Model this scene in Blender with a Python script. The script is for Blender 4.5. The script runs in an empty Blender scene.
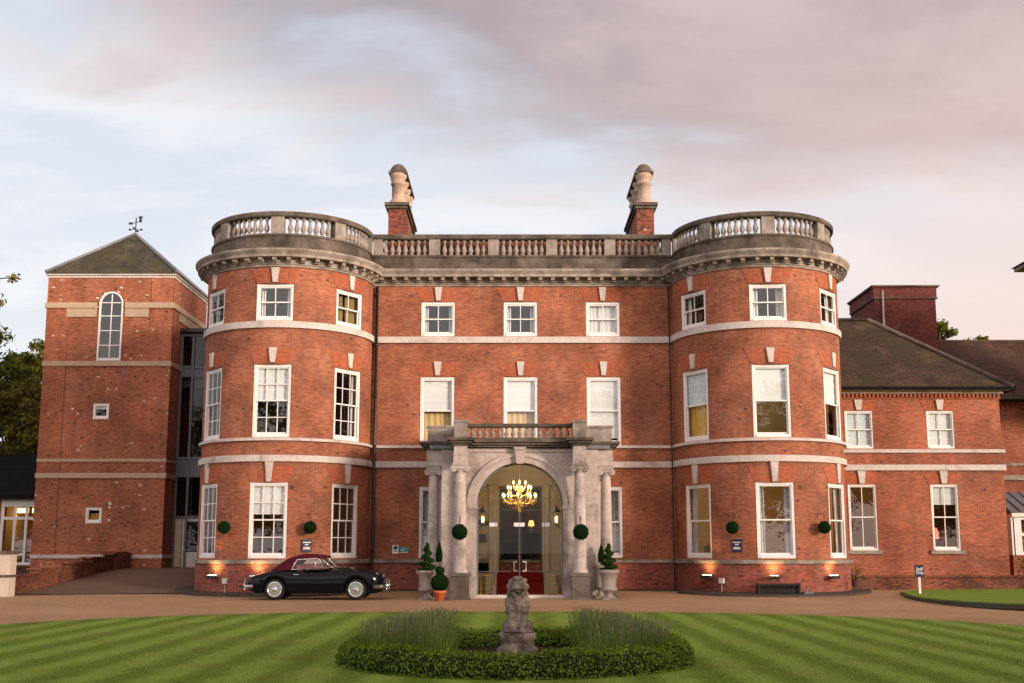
import bpy, bmesh, math, random
import numpy as np
from mathutils import Vector, Matrix
R = math.radians
random.seed(7); rng = np.random.default_rng(7)
SC = bpy.context.scene
COL = SC.collection

# ------------------------------------------------------------------ camera
cd = bpy.data.cameras.new('camera'); cam = bpy.data.objects.new('camera', cd); COL.objects.link(cam)
cam.location = (0, 0, 1.5); cam.rotation_euler = (R(90 + 8.95), 0, 0)
cd.sensor_width = 36; cd.lens = 1150 / 1024 * 36; cd.shift_y = 27 / 1024
cd.clip_start = .1; cd.clip_end = 3000
SC.camera = cam

# ------------------------------------------------------------------ world, sun, exposure
SUN_EL, SUN_AZ = R(8.5), R(128)            # azimuth measured clockwise from +Y (the view direction)
W = bpy.data.worlds.new('World'); SC.world = W; W.use_nodes = True
def build_world():
    nt = W.node_tree; nt.nodes.clear(); N = nt.nodes.new; L = nt.links.new
    out = N('ShaderNodeOutputWorld'); bg = N('ShaderNodeBackground'); bg.inputs[1].default_value = .1
    L(bg.outputs[0], out.inputs[0])
    sky = N('ShaderNodeTexSky'); sky.sky_type = 'NISHITA'; sky.sun_disc = False
    sky.sun_elevation = SUN_EL; sky.sun_rotation = SUN_AZ; sky.air_density = 1; sky.dust_density = 2
    tc = N('ShaderNodeTexCoord'); sep = N('ShaderNodeSeparateXYZ'); L(tc.outputs['Generated'], sep.inputs[0])
    def math_(op, a, b=None, c=None, clamp=False):
        m = N('ShaderNodeMath'); m.operation = op; m.use_clamp = clamp
        for i, q in enumerate((a, b, c)):
            if q is None: continue
            if isinstance(q, (int, float)): m.inputs[i].default_value = q
            else: L(q, m.inputs[i])
        return m.outputs[0]
    def ramp(v, a, b):
        m = N('ShaderNodeMapRange'); m.interpolation_type = 'SMOOTHSTEP'; L(v, m.inputs[0])
        m.inputs[1].default_value = a; m.inputs[2].default_value = b; return m.outputs[0]
    def mix(f, a, b):
        m = N('ShaderNodeMix'); m.data_type = 'RGBA'
        if isinstance(f, (int, float)): m.inputs[0].default_value = f
        else: L(f, m.inputs[0])
        for i, q in ((6, a), (7, b)):
            if isinstance(q, tuple): m.inputs[i].default_value = (*q, 1)
            else: L(q, m.inputs[i])
        return m.outputs[2]
    X, Y, Z = sep.outputs
    zz = math_('ADD', math_('MAXIMUM', Z, 0), .22)
    comb = N('ShaderNodeCombineXYZ'); L(math_('DIVIDE', X, zz), comb.inputs[0]); L(math_('DIVIDE', Y, zz), comb.inputs[1])
    def noise(scale, detail, rough, loc, rot=0, sc=(1, 1, 1), dist=0):
        mp = N('ShaderNodeMapping'); L(comb.outputs[0], mp.inputs[0]); mp.inputs[1].default_value = loc
        mp.inputs[2].default_value = (0, 0, rot); mp.inputs[3].default_value = sc
        n = N('ShaderNodeTexNoise'); L(mp.outputs[0], n.inputs[0]); n.inputs['Scale'].default_value = scale
        n.inputs['Detail'].default_value = detail; n.inputs['Roughness'].default_value = rough; n.inputs['Distortion'].default_value = dist
        return n.outputs[0]
    n1 = noise(1.15, 5, .5, (3.1, 1.7, 0), R(25), (1, 1.5, 1), .35)
    n2 = noise(2.6, 6, .55, (7.1, 4.3, 0), R(-15), (1, 1.6, 1), .5)
    # clear parts: pale blue, whiter low down
    clear = mix(ramp(Z, .12, .55), CLEAR_LOW, CLEAR_HIGH)
    clear = mix(ramp(n2, .42, .66), clear, WHITE_CLOUD)
    # mauve cloud bank: high up, and lower towards the right
    h = math_('ADD', Z, math_('MULTIPLY', X, .14))
    f = math_('ADD', math_('MULTIPLY', math_('SUBTRACT', n1, .5), .20), math_('ADD', h, math_('MULTIPLY', math_('SUBTRACT', n2, .5), .20)))
    bank = ramp(f, .305, .405)
    mauve = mix(ramp(X, -.3, .34), MAUVE_L, MAUVE_R)
    mauve = mix(ramp(n2, .35, .7), mauve, MAUVE_LIGHT)
    col = mix(math_('MULTIPLY', bank, .92), clear, mauve)
    # peach light low on the right, near the sunset
    pe = math_('MULTIPLY', ramp(X, .02, .40), ramp(Z, .44, .14))
    col = mix(math_('MULTIPLY', pe, .85), col, PEACH)
    # the sunset half of the sky, behind the viewer, is brighter and warmer
    back = ramp(Y, .25, -.7)
    gl = mix(back, (1, 1, 1), BACK_GAIN)
    m = N('ShaderNodeMix'); m.data_type = 'RGBA'; m.blend_type = 'MULTIPLY'; m.inputs[0].default_value = 1
    L(col, m.inputs[6]); L(gl, m.inputs[7])
    col = mix(.88, sky.outputs[0], m.outputs[2])
    L(col, bg.inputs[0])
CLEAR_LOW, CLEAR_HIGH = (4.9, 5.0, 5.35), (4.0, 4.35, 4.95)
WHITE_CLOUD = (5.5, 5.5, 5.7)
MAUVE_L, MAUVE_R, MAUVE_LIGHT = (2.15, 1.78, 1.98), (3.2, 2.3, 2.22), (4.0, 3.05, 2.95)
PEACH = (5.9, 4.5, 4.05)
BACK_GAIN = (2.75, 2.5, 2.35)
build_world()
sl = bpy.data.lights.new('sun', 'SUN'); so = bpy.data.objects.new('sun', sl); COL.objects.link(so)
sl.energy = 3.2; sl.angle = R(11); sl.color = (1, .80, .64)
dsun = Vector((math.sin(SUN_AZ) * math.cos(SUN_EL), math.cos(SUN_AZ) * math.cos(SUN_EL), math.sin(SUN_EL)))
so.rotation_euler = dsun.to_track_quat('Z', 'Y').to_euler(); so.location = (30, -30, 40)
SC.view_settings.view_transform = 'Standard'; SC.view_settings.look = 'None'
SC.view_settings.exposure = 0.84; SC.view_settings.gamma = 1; SC.view_settings.use_curve_mapping = False
SC.render.engine = 'CYCLES'
SC.cycles.use_denoising = True; SC.cycles.denoiser = 'OPENIMAGEDENOISE'
SC.cycles.max_bounces = 6; SC.cycles.diffuse_bounces = 3; SC.cycles.glossy_bounces = 3
SC.cycles.transparent_max_bounces = 12; SC.cycles.caustics_reflective = False; SC.cycles.caustics_refractive = False
SC.cycles.sample_clamp_indirect = 6

# ------------------------------------------------------------------ materials
class NT:
    def __init__(s, name):
        s.m = bpy.data.materials.new(name); s.m.use_nodes = True; s.t = s.m.node_tree; s.t.nodes.clear()
        s.out = s.n('ShaderNodeOutputMaterial')
    def n(s, k): return s.t.nodes.new(k)
    def l(s, a, b): s.t.links.new(a, b)
    def val(s, sock, q):
        if q is None: return
        if isinstance(q, bpy.types.NodeSocket): s.l(q, sock)
        elif isinstance(q, tuple): sock.default_value = (*q, 1) if len(sock.default_value) == 4 and len(q) == 3 else q
        else: sock.default_value = q
    def math(s, op, a, b=None, clamp=False):
        m = s.n('ShaderNodeMath'); m.operation = op; m.use_clamp = clamp; s.val(m.inputs[0], a); s.val(m.inputs[1], b); return m.outputs[0]
    def mix(s, f, a, b, mode='MIX'):
        m = s.n('ShaderNodeMix'); m.data_type = 'RGBA'; m.blend_type = mode; s.val(m.inputs[0], f); s.val(m.inputs[6], a); s.val(m.inputs[7], b); return m.outputs[2]
    def ramp(s, v, a, b, c=0., d=1.):
        m = s.n('ShaderNodeMapRange'); s.val(m.inputs[0], v)
        for i, q in enumerate((a, b, c, d)): m.inputs[i + 1].default_value = q
        return m.outputs[0]
    def coord(s, kind='Object', scale=(1, 1, 1), loc=(0, 0, 0), rot=(0, 0, 0)):
        c = s.n('ShaderNodeTexCoord'); mp = s.n('ShaderNodeMapping'); s.l(c.outputs[kind], mp.inputs[0])
        mp.inputs[3].default_value = scale; mp.inputs[1].default_value = loc; mp.inputs[2].default_value = rot; return mp.outputs[0]
    def noise(s, vec, scale, detail=4, rough=.55, dist=0):
        n = s.n('ShaderNodeTexNoise'); s.l(vec, n.inputs[0]); n.inputs['Scale'].default_value = scale
        n.inputs['Detail'].default_value = detail; n.inputs['Roughness'].default_value = rough; n.inputs['Distortion'].default_value = dist
        return n.outputs[0]
    def bump(s, hgt, dist, strength=1):
        b = s.n('ShaderNodeBump'); s.l(hgt, b.inputs['Height']); b.inputs['Distance'].default_value = dist; b.inputs['Strength'].default_value = strength; return b.outputs[0]
    def principled(s, col, rough=.6, metal=0., spec=.3, normal=None, **kw):
        p = s.n('ShaderNodeBsdfPrincipled'); s.val(p.inputs['Base Color'], col); s.val(p.inputs['Roughness'], rough)
        p.inputs['Metallic'].default_value = metal; p.inputs['Specular IOR Level'].default_value = spec
        if normal is not None: s.l(normal, p.inputs['Normal'])
        for k, q in kw.items(): s.val(p.inputs[k.replace('_', ' ')], q)
        s.l(p.outputs[0], s.out.inputs[0]); return p
def plain(name, col, rough=.6, metal=0., spec=.3, var=.12, vs=3., **kw):
    t = NT(name); n = t.noise(t.coord(), vs, 5)
    c = t.mix(t.ramp(n, .3, .7), tuple(q * (1 - var) for q in col), tuple(min(1, q * (1 + var)) for q in col))
    t.principled(c, rough, metal, spec, **kw); return t.m
def emit(name, col, strength):
    t = NT(name); e = t.n('ShaderNodeEmission'); e.inputs[0].default_value = (*col, 1); e.inputs[1].default_value = strength
    t.l(e.outputs[0], t.out.inputs[0]); return t.m
def brick(name, c1, c2, mortar, pale=.0, dark=.0, patch=.35, mosstop=None, size=(.21, .068)):
    t = NT(name); uv = t.coord('UV')
    b = t.n('ShaderNodeTexBrick'); t.l(uv, b.inputs[0]); b.inputs['Scale'].default_value = 1
    b.inputs['Brick Width'].default_value = size[0]; b.inputs['Row Height'].default_value = size[1]
    b.inputs['Mortar Size'].default_value = .006; b.inputs['Mortar Smooth'].default_value = .3; b.inputs['Bias'].default_value = -.1
    b.inputs['Color1'].default_value = (*c1, 1); b.inputs['Color2'].default_value = (*c2, 1); b.inputs['Mortar'].default_value = (*mortar, 1)
    col = b.outputs[0]
    big = t.noise(uv, .55, 5, .6, .4)
    streak = t.noise(t.coord('UV', (5.0, 14, 1)), 1, 6, .68)
    vert = t.noise(t.coord('UV', (1.6, .22, 1), (5, 2, 0)), 1, 4, .6)
    g = t.mix(1, col, t.mix(t.ramp(streak, .32, .68), (.66, .64, .66), (1.32, 1.29, 1.25)), 'MULTIPLY')
    g = t.mix(1, g, t.mix(t.ramp(big, .34, .68), (1 - patch, 1 - patch, 1 - patch * .9), (1 + patch * .5,) * 3), 'MULTIPLY')
    g = t.mix(t.ramp(vert, .54, .76, 0, .55), g, tuple(q * .42 for q in c1))
    eff = t.noise(t.coord('UV', (1, .8, 1), (11, 4, 0)), .75, 7, .72, .7); g = t.mix(t.ramp(eff, .52, .74, 0, .55), g, t.mix(.5, g, (.30, .215, .17)))
    # single odd bricks: pale or burnt
    sep = t.n('ShaderNodeSeparateXYZ'); t.l(uv, sep.inputs[0])
    cb = t.n('ShaderNodeCombineXYZ')
    t.l(t.math('FLOOR', t.math('DIVIDE', sep.outputs[0], size[0] * .55)), cb.inputs[0]); t.l(t.math('FLOOR', t.math('DIVIDE', sep.outputs[1], size[1])), cb.inputs[1])
    wn = t.n('ShaderNodeTexWhiteNoise'); wn.noise_dimensions = '2D'; t.l(cb.outputs[0], wn.inputs[0])
    clump = t.ramp(t.noise(uv, .8, 2), .4, .65, 0, 1)
    if pale: g = t.mix(t.math('MULTIPLY', t.math('GREATER_THAN', wn.outputs[0], 1 - pale), clump), g, (.62, .54, .46))
    if dark: g = t.mix(t.math('MULTIPLY', t.math('LESS_THAN', wn.outputs[0], dark), .8), g, (.06, .03, .025))
    t.principled(g, .85, 0, .2, t.bump(b.outputs['Fac'], -.006, .6)); return t.m
def stone(name, col, dirt=(.10, .09, .07), amount=.5, scale=1.2, streaks=True):
    t = NT(name); o = t.coord()
    a = t.noise(o, scale, 6, .62, .3); f = t.noise(o, 14, 4, .6)
    v = t.noise(t.coord('Object', (5, 5, .6)), 1, 5, .62)
    c = t.mix(t.ramp(f, .3, .7), tuple(q * .86 for q in col), tuple(min(1, q * 1.1) for q in col))
    c = t.mix(t.ramp(t.noise(o, 4.5, 6, .7, .5), .38, .66, 0, min(.85, amount * 1.3)), c, tuple(q * .55 + w_ * .1 for q, w_ in zip(col, dirt)))
    k = t.ramp(a, .62 - .25 * amount, .80 - .15 * amount, 0, .9)
    c = t.mix(k, c, dirt)
    if streaks: c = t.mix(t.ramp(v, .55, .8, 0, .65 * min(1, amount * 1.5)), c, dirt)
    t.principled(c, .85, 0, .2, t.bump(t.noise(o, 30, 4), .006, .6)); return t.m
def foliage(name, a, b, trans=.25):
    t = NT(name); g = t.n('ShaderNodeNewGeometry')
    c = t.mix(g.outputs['Random Per Island'], a, b)
    c = t.mix(t.ramp(t.noise(t.coord(), 2.3, 3), .35, .65), c, t.mix(1, c, (.62, .66, .6), 'MULTIPLY'))
    d = t.n('ShaderNodeBsdfDiffuse'); t.l(c, d.inputs[0]); tr = t.n('ShaderNodeBsdfTranslucent'); t.l(c, tr.inputs[0])
    mx = t.n('ShaderNodeMixShader'); mx.inputs[0].default_value = trans; t.l(d.outputs[0], mx.inputs[1]); t.l(tr.outputs[0], mx.inputs[2]); t.l(mx.outputs[0], t.out.inputs[0]); return t.m
def glass(name, tint=(1, 1, 1), ior=1.9, rough=.0, wav=.0):
    t = NT(name); geo = t.n('ShaderNodeNewGeometry'); vm = t.n('ShaderNodeVectorMath'); vm.operation = 'DOT_PRODUCT'
    t.l(geo.outputs['Normal'], vm.inputs[0]); t.l(geo.outputs['Incoming'], vm.inputs[1])
    f0 = ((ior - 1) / (ior + 1)) ** 2; c5 = t.math('POWER', t.math('SUBTRACT', 1.0, t.math('ABSOLUTE', vm.outputs['Value'])), 5.0)
    fac = t.math('ADD', t.math('MULTIPLY', c5, 1 - f0), f0)
    gl = t.n('ShaderNodeBsdfGlossy'); gl.inputs['Roughness'].default_value = rough
    if wav:
        bp = t.bump(t.noise(t.coord(), 2.2, 2), wav, 1); t.l(bp, gl.inputs['Normal'])
    tr = t.n('ShaderNodeBsdfTransparent'); tr.inputs[0].default_value = (*tint, 1)
    mx = t.n('ShaderNodeMixShader'); t.l(fac, mx.inputs[0]); t.l(tr.outputs[0], mx.inputs[1]); t.l(gl.outputs[0], mx.inputs[2]); t.l(mx.outputs[0], t.out.inputs[0]); return t.m

M = {}
M['brick'] = brick('red_brick', (.355, .122, .062), (.240, .080, .043), (.285, .17, .11), 0, .003, .42)
M['brick_low'] = brick('plinth_brick', (.30, .085, .055), (.18, .052, .040), (.20, .13, .10), .0, .03)
M['brick_tower'] = brick('tower_brick', (.365, .122, .060), (.25, .080, .043), (.28, .17, .11), .009, .015, .36)
M['brick_wing'] = brick('wing_brick', (.35, .108, .054), (.235, .073, .040), (.27, .165, .11), 0, .003, .42)
M['brick_rub'] = brick('gauged_brick', (.345, .104, .050), (.30, .088, .042), (.31, .11, .06), 0, 0, .15, size=(.07, .5))
M['brick_dark'] = brick('dark_brick', (.155, .040, .030), (.105, .030, .024), (.11, .05, .04), 0, .02, .3)
M['brick_old'] = brick('mossy_brick', (.24, .075, .040), (.12, .045, .028), (.10, .08, .05), .0, .15, .6)
M['brick_chim'] = brick('chimney_brick', (.28, .080, .045), (.13, .042, .030), (.20, .12, .08), .01, .12, .6)
M['stone_white'] = stone('painted_stone', (.52, .475, .44), (.22, .18, .15), .30)
M['stone'] = stone('weathered_stone', (.31, .272, .235), (.075, .062, .046), .6)
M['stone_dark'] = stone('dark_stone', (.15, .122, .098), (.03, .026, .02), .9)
M['stone_corn'] = stone('cornice_stone', (.36, .31, .265), (.07, .056, .042), .62)
M['stone_port'] = stone('portico_stone', (.47, .41, .375), (.12, .10, .082), .48)
M['stone_ped'] = stone('pedestal_stone', (.15, .125, .105), (.04, .034, .028), .6)
M['stone_band'] = stone('tower_band_stone', (.42, .32, .22), (.2, .14, .09), .3)
M['statue'] = stone('statue_stone', (.30, .255, .205), (.03, .025, .018), .9, 5, False)
M['chim_stone'] = stone('chimney_stone', (.44, .33, .255), (.16, .10, .07), .45)
M['white'] = plain('white_paint', (.66, .65, .63), .45, 0, .4, .06)
M['grey_white'] = plain('dull_white_paint', (.55, .52, .48), .5, 0, .3, .1)
M['cream'] = plain('cream_render', (.52, .45, .36), .7, 0, .2, .08)
M['glass'] = glass('window_glass', (.92, .95, .94), 1.72, 0, .003)
M['glass_sky'] = glass('old_window_glass', (.92, .95, .94), 1.8, 0, .002)
M['glass_dark'] = glass('link_glass', (.30, .34, .36), 1.42, 0, .004)
M['glass_door'] = glass('door_glass', (.90, .91, .88), 1.28)
M['blind'] = plain('white_blind', (.70, .71, .71), .8, 0, .1, .05, 1.2)
M['blind_blue'] = plain('pale_blue_blind', (.56, .66, .69), .8, 0, .1, .05)
M['ochre'] = plain('ochre_curtain', (.58, .33, .06), .8, 0, .1, .12)
M['tan'] = plain('tan_blind', (.60, .42, .21), .8, 0, .1, .08)
M['drape'] = plain('grey_drape', (.45, .44, .45), .8, 0, .1, .15)
M['porch'] = plain('porch_paint', (.40, .37, .31), .7, 0, .2, .08)
M['net'] = plain('net_curtain', (.62, .62, .60), .8, 0, .1, .08)
M['room_warm'] = plain('warm_room_paint', (.24, .16, .07), .8, 0, .1, .1)
M['room_cream'] = plain('cream_room_paint', (.30, .25, .17), .8, 0, .1, .1)
M['room_grey'] = plain('grey_room_paint', (.09, .11, .15), .8, 0, .1, .1)
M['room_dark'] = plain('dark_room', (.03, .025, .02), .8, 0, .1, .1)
M['wood_dark'] = plain('dark_wood', (.045, .022, .012), .4, 0, .4, .2)
M['black'] = plain('black_paint', (.012, .012, .013), .4, 0, .4, .2)
M['tar'] = plain('tar_roofing', (.010, .010, .011), .95, 0, .04, .2)
M['lead'] = plain('lead_sheet', (.16, .17, .19), .55, .2, .3, .2)
M['steel'] = plain('grey_steel', (.12, .135, .16), .6, .0, .4, .1)
M['chrome'] = plain('chrome', (.75, .75, .76), .12, 1, .5, .02)
M['brass'] = plain('brass', (.72, .50, .16), .3, 1, .5, .1)
M['red_carpet'] = plain('red_carpet', (.16, .012, .012), .95, 0, .05, .2, 12)
M['terracotta'] = plain('terracotta', (.58, .15, .055), .8, 0, .2, .12)
M['car_paint'] = plain('midnight_paint', (.003, .0035, .006), .10, 0, .16, .05)
M['hood'] = plain('maroon_canvas', (.055, .006, .013), .85, 0, .1, .1, 10)
M['tyre'] = plain('tyre_rubber', (.014, .013, .013), .8, 0, .2, .1)
M['car_seat'] = plain('red_leather', (.22, .05, .045), .5, 0, .3, .1)
M['navy'] = plain('navy_sign', (.010, .014, .045), .5, 0, .3, .05)
M['teal'] = plain('teal_sign', (.05, .30, .25), .5, 0, .3, .05)
M['ink'] = plain('white_lettering', (.8, .8, .8), .6, 0, .2, .02)
M['ink_dark'] = plain('blue_lettering', (.03, .06, .12), .6, 0, .2, .02)
M['blue'] = plain('blue_disc', (.02, .05, .4), .5, 0, .3, .05)
M['soil'] = plain('soil', (.035, .022, .014), .95, 0, .05, .3, 8)
M['bark'] = plain('bark', (.07, .05, .035), .9, 0, .1, .3, 6)
M['leaf_box'] = foliage('box_leaves', (.085, .165, .018), (.21, .31, .045))
M['leaf_top'] = foliage('topiary_leaves', (.008, .030, .010), (.020, .058, .016))
M['leaf_yew'] = foliage('spiral_leaves', (.012, .036, .010), (.035, .075, .016))
M['leaf_tree'] = foliage('tree_leaves', (.070, .090, .016), (.20, .21, .04))
M['leaf_tree2'] = foliage('autumn_leaves', (.095, .105, .022), (.24, .20, .045))
M['lav_leaf'] = foliage('lavender_leaves', (.085, .155, .028), (.185, .275, .065))
M['lav_flower'] = foliage('lavender_flowers', (.16, .165, .10), (.24, .23, .15))
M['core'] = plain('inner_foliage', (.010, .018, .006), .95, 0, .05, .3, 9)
M['bulb'] = emit('lit_bulb', (1, .66, .24), 4.5)
M['lamp_glow'] = emit('lantern_glow', (1, .62, .22), 5)
M['flood'] = emit('floodlight_glow', (1, .72, .35), 14)
M['shade_glow'] = emit('lamp_shade_glow', (1, .30, .08), 2.2)
M['red_glow'] = emit('red_lamp_glow', (1, .10, .05), 2.0)
M['strip_glow'] = emit('strip_light_glow', (1, .72, .30), 2.5)
def tile_roof(name, c1, c2, moss):
    t = NT(name); uv = t.coord('UV'); b = t.n('ShaderNodeTexBrick'); t.l(uv, b.inputs[0]); b.inputs['Scale'].default_value = 1
    b.inputs['Brick Width'].default_value = .18; b.inputs['Row Height'].default_value = .11; b.inputs['Mortar Size'].default_value = .006
    b.inputs['Color1'].default_value = (*c1, 1); b.inputs['Color2'].default_value = (*c2, 1); b.inputs['Mortar'].default_value = (.012, .01, .008, 1)
    c = t.mix(t.ramp(t.noise(uv, .55, 7, .72, .8), .40, .66, 0, .9), b.outputs[0], moss)
    c = t.mix(t.ramp(t.noise(t.coord('UV', loc=(7, 3, 0)), .8, 6, .7, .6), .50, .70, 0, .8), c, tuple(q * 1.9 for q in c1))
    c = t.mix(t.ramp(t.noise(t.coord('UV', (.7, 6, 1)), 2.2, 5, .75), .60, .70, 0, .85), c, (.15, .11, .075))
    c = t.mix(t.ramp(t.noise(uv, 3.5, 5, .7), .56, .7, 0, .7), c, (.012, .010, .008))
    t.principled(c, .85, 0, .2, t.bump(b.outputs['Fac'], -.02, .8)); return t.m
M['tiles'] = tile_roof('mossy_roof_tiles', (.060, .034, .024), (.030, .021, .017), (.040, .036, .018))
M['tiles_red'] = tile_roof('brown_roof_tiles', (.075, .036, .026), (.050, .026, .020), (.055, .040, .026))
M['slate'] = tile_roof('mossy_slate', (.055, .050, .040), (.035, .033, .028), (.075, .068, .028))
def gravel(name, a, b):
    t = NT(name); o = t.coord(); f = t.noise(o, 38, 4, .8); f2 = t.noise(o, 9, 4, .75); g = t.noise(o, .3, 6, .65, .6)
    c = t.mix(t.ramp(f, .3, .7), a, b); c = t.mix(t.ramp(f2, .38, .68, 0, .55), c, tuple(q * .62 for q in a)); c = t.mix(t.ramp(g, .38, .68, 0, .5), c, tuple(q * .62 for q in a))
    tr = t.noise(t.coord('Object', (.10, 1.5, 1)), 1, 5, .6, .3); c = t.mix(t.ramp(tr, .5, .72, 0, .45), c, tuple(q * .62 for q in b))
    wn = t.noise(o, 70, 2, .5); c = t.mix(t.ramp(wn, .66, .72, 0, .7), c, tuple(min(1, q * 1.7) for q in b))
    t.principled(c, .9, 0, .15, t.bump(f, .012, .7)); return t.m
M['drive'] = gravel('bound_gravel', (.275, .176, .092), (.48, .33, .185))
M['tarmac'] = gravel('dark_tarmac', (.115, .076, .052), (.205, .142, .100))
M['earth'] = gravel('rough_grass', (.05, .06, .02), (.08, .09, .03))
M['kerb'] = stone('kerb_stone', (.07, .06, .05), (.04, .035, .03), .6)
def lawn(name='mown_lawn', half=.46, rot=0., amp=1.):
    t = NT(name); o = t.coord(); sep = t.n('ShaderNodeSeparateXYZ'); t.l(t.coord('Object', rot=(0, 0, rot)), sep.inputs[0])
    wob = t.math('MULTIPLY', t.math('SUBTRACT', t.noise(o, 1.1, 5, .65), .5), .55)
    s = t.math('SINE', t.math('MULTIPLY', t.math('ADD', sep.outputs[0], wob), math.pi / half))
    st = t.ramp(s, -.75, .75, .5 - .5 * amp, .5 + .5 * amp)
    c = t.mix(st, (.112, .196, .021), (.205, .325, .054))
    c = t.mix(t.ramp(t.noise(o, .55, 5, .65), .42, .7, 0, .5), c, (.20, .19, .045))
    c = t.mix(t.ramp(t.noise(o, 4.5, 5, .7), .4, .7, 0, .45), c, t.mix(1, c, (.66, .74, .6), 'MULTIPLY'))
    c = t.mix(t.ramp(t.noise(o, 22, 4, .7), .4, .75, 0, .5), c, (.07, .120, .014))
    t.principled(c, .9, 0, .1, t.bump(t.noise(o, 60, 3, .7), .02, .8)); return t.m
M['lawn_side'] = lawn('side_lawn_grass', .6, R(70), .35)
M['lawn'] = lawn()
M['grass'] = foliage('grass_blades', (.085, .135, .02), (.16, .20, .045), .3)

# ------------------------------------------------------------------ mesh helpers
ROOT = {}
class MB:
    def __init__(s): s.v = []; s.f = []; s.uv = []; s.sm = []
    def face(s, pts, uv=None, smooth=False):
        i = len(s.v); s.v += [tuple(p) for p in pts]; s.f.append(tuple(range(i, i + len(pts)))); s.uv.append(uv); s.sm.append(smooth)
    def grid(s, rows, closed=False, smooth=True, uvs=None):
        i = len(s.v); n = len(rows[0])
        for r in rows: s.v += [tuple(p) for p in r]
        for a in range(len(rows) - 1):
            for b in range(n if closed else n - 1):
                c = (b + 1) % n
                s.f.append((i + a * n + b, i + a * n + c, i + (a + 1) * n + c, i + (a + 1) * n + b)); s.sm.append(smooth)
                s.uv.append([uvs[a][b], uvs[a][c], uvs[a + 1][c], uvs[a + 1][b]] if uvs else None)
        return i, n
    def cap(s, i, n, rev=False):
        s.f.append(tuple(range(i, i + n))[::-1] if rev else tuple(range(i, i + n))); s.uv.append(None); s.sm.append(False)
    def hexa(s, p):   # 8 points: bottom ring, top ring
        i = len(s.v); s.v += [tuple(q) for q in p]
        for f in ((3, 2, 1, 0), (4, 5, 6, 7), (0, 1, 5, 4), (1, 2, 6, 5), (2, 3, 7, 6), (3, 0, 4, 7)):
            s.f.append(tuple(i + k for k in f)); s.uv.append(None); s.sm.append(False)
    def box(s, x0, x1, y0, y1, z0, z1):
        s.hexa([(x0, y0, z0), (x1, y0, z0), (x1, y1, z0), (x0, y1, z0), (x0, y0, z1), (x1, y0, z1), (x1, y1, z1), (x0, y1, z1)])
    def fbox(s, F, u0, u1, n0, n1, z0, z1):   # box in a wall frame: u along, n outwards
        q = lambda u, n, z: F(u, n, z)
        s.hexa([q(u0, n1, z0), q(u1, n1, z0), q(u1, n0, z0), q(u0, n0, z0), q(u0, n1, z1), q(u1, n1, z1), q(u1, n0, z1), q(u0, n0, z1)])
    def lathe(s, cx, cy, prof, n=20, smooth=True, caps=True, fl=0, cz=0):
        rows = [[(cx + r * (1 + (fl * math.cos(8 * 2 * math.pi * k / n) if fl else 0)) * math.cos(2 * math.pi * k / n), cy + r * math.sin(2 * math.pi * k / n), cz + z) for k in range(n)] for r, z in prof]
        i, m = s.grid(rows, True, smooth)
        if caps: s.cap(i, m, True); s.cap(i + (len(prof) - 1) * m, m)
    def tube(s, pts, r, n=8, smooth=True):
        pts = [Vector(p) for p in pts]; rows = []
        rr = r if isinstance(r, (list, tuple)) else [r] * len(pts)
        for k, p in enumerate(pts):
            d = (pts[min(k + 1, len(pts) - 1)] - pts[max(k - 1, 0)]).normalized()
            a = d.cross(Vector((0, 0, 1))) if abs(d.z) < .95 else d.cross(Vector((1, 0, 0)))
            a.normalize(); b = d.cross(a)
            rows.append([p + (a * math.cos(2 * math.pi * j / n) + b * math.sin(2 * math.pi * j / n)) * rr[k] for j in range(n)])
        i, m = s.grid(rows, True, smooth); s.cap(i, m); s.cap(i + (len(pts) - 1) * m, m, True)
    def sphere(s, c, r, nu=16, nv=10, sc=(1, 1, 1)):
        rows = [[(c[0] + sc[0] * r * math.sin(math.pi * a / nv) * math.cos(2 * math.pi * b / nu), c[1] + sc[1] * r * math.sin(math.pi * a / nv) * math.sin(2 * math.pi * b / nu), c[2] - sc[2] * r * math.cos(math.pi * a / nv)) for b in range(nu)] for a in range(nv + 1)]
        s.grid(rows, True, True)
    def prism(s, poly, z0, z1):
        n = len(poly); i = len(s.v)
        s.v += [(x, y, z0) for x, y in poly] + [(x, y, z1) for x, y in poly]
        for a in range(n):
            b = (a + 1) % n; s.f.append((i + a, i + b, i + n + b, i + n + a)); s.uv.append(None); s.sm.append(False)
        s.cap(i, n, True); s.cap(i + n, n)
    def build(s, name, mat, parent=None, label=None, smooth=None, merge=False):
        off = ROOT.get(parent.name, Vector()) if parent else Vector()
        me = bpy.data.meshes.new(name)
        me.from_pydata([(x - off.x, y - off.y, z - off.z) for x, y, z in s.v], [], s.f)
        me.materials.append(M[mat] if isinstance(mat, str) else mat)
        uvl = me.uv_layers.new(name='UVMap'); data = np.zeros((len(me.loops), 2), np.float32); k = 0
        V = s.v
        for f, uv in zip(s.f, s.uv):
            n = len(f)
            if uv is not None:
                for j in range(n): data[k + j] = uv[j]
            else:
                p = [V[q] for q in f]; nx = ny = nz = 0.
                for j in range(n):
                    a, b = p[j], p[(j + 1) % n]
                    nx += (a[1] - b[1]) * (a[2] + b[2]); ny += (a[2] - b[2]) * (a[0] + b[0]); nz += (a[0] - b[0]) * (a[1] + b[1])
                l = math.hypot(nx, ny); t = math.sqrt(nx * nx + ny * ny + nz * nz) or 1
                if abs(nz) / t > .9 or l == 0:
                    for j in range(n): data[k + j] = (p[j][0], p[j][1])
                else:
                    tx, ty = -ny / l, nx / l; st = l / t
                    for j in range(n): data[k + j] = (p[j][0] * tx + p[j][1] * ty, p[j][2] / st)
            k += n
        uvl.data.foreach_set('uv', data.ravel())
        me.polygons.foreach_set('use_smooth', [bool(q) for q in s.sm])
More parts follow.
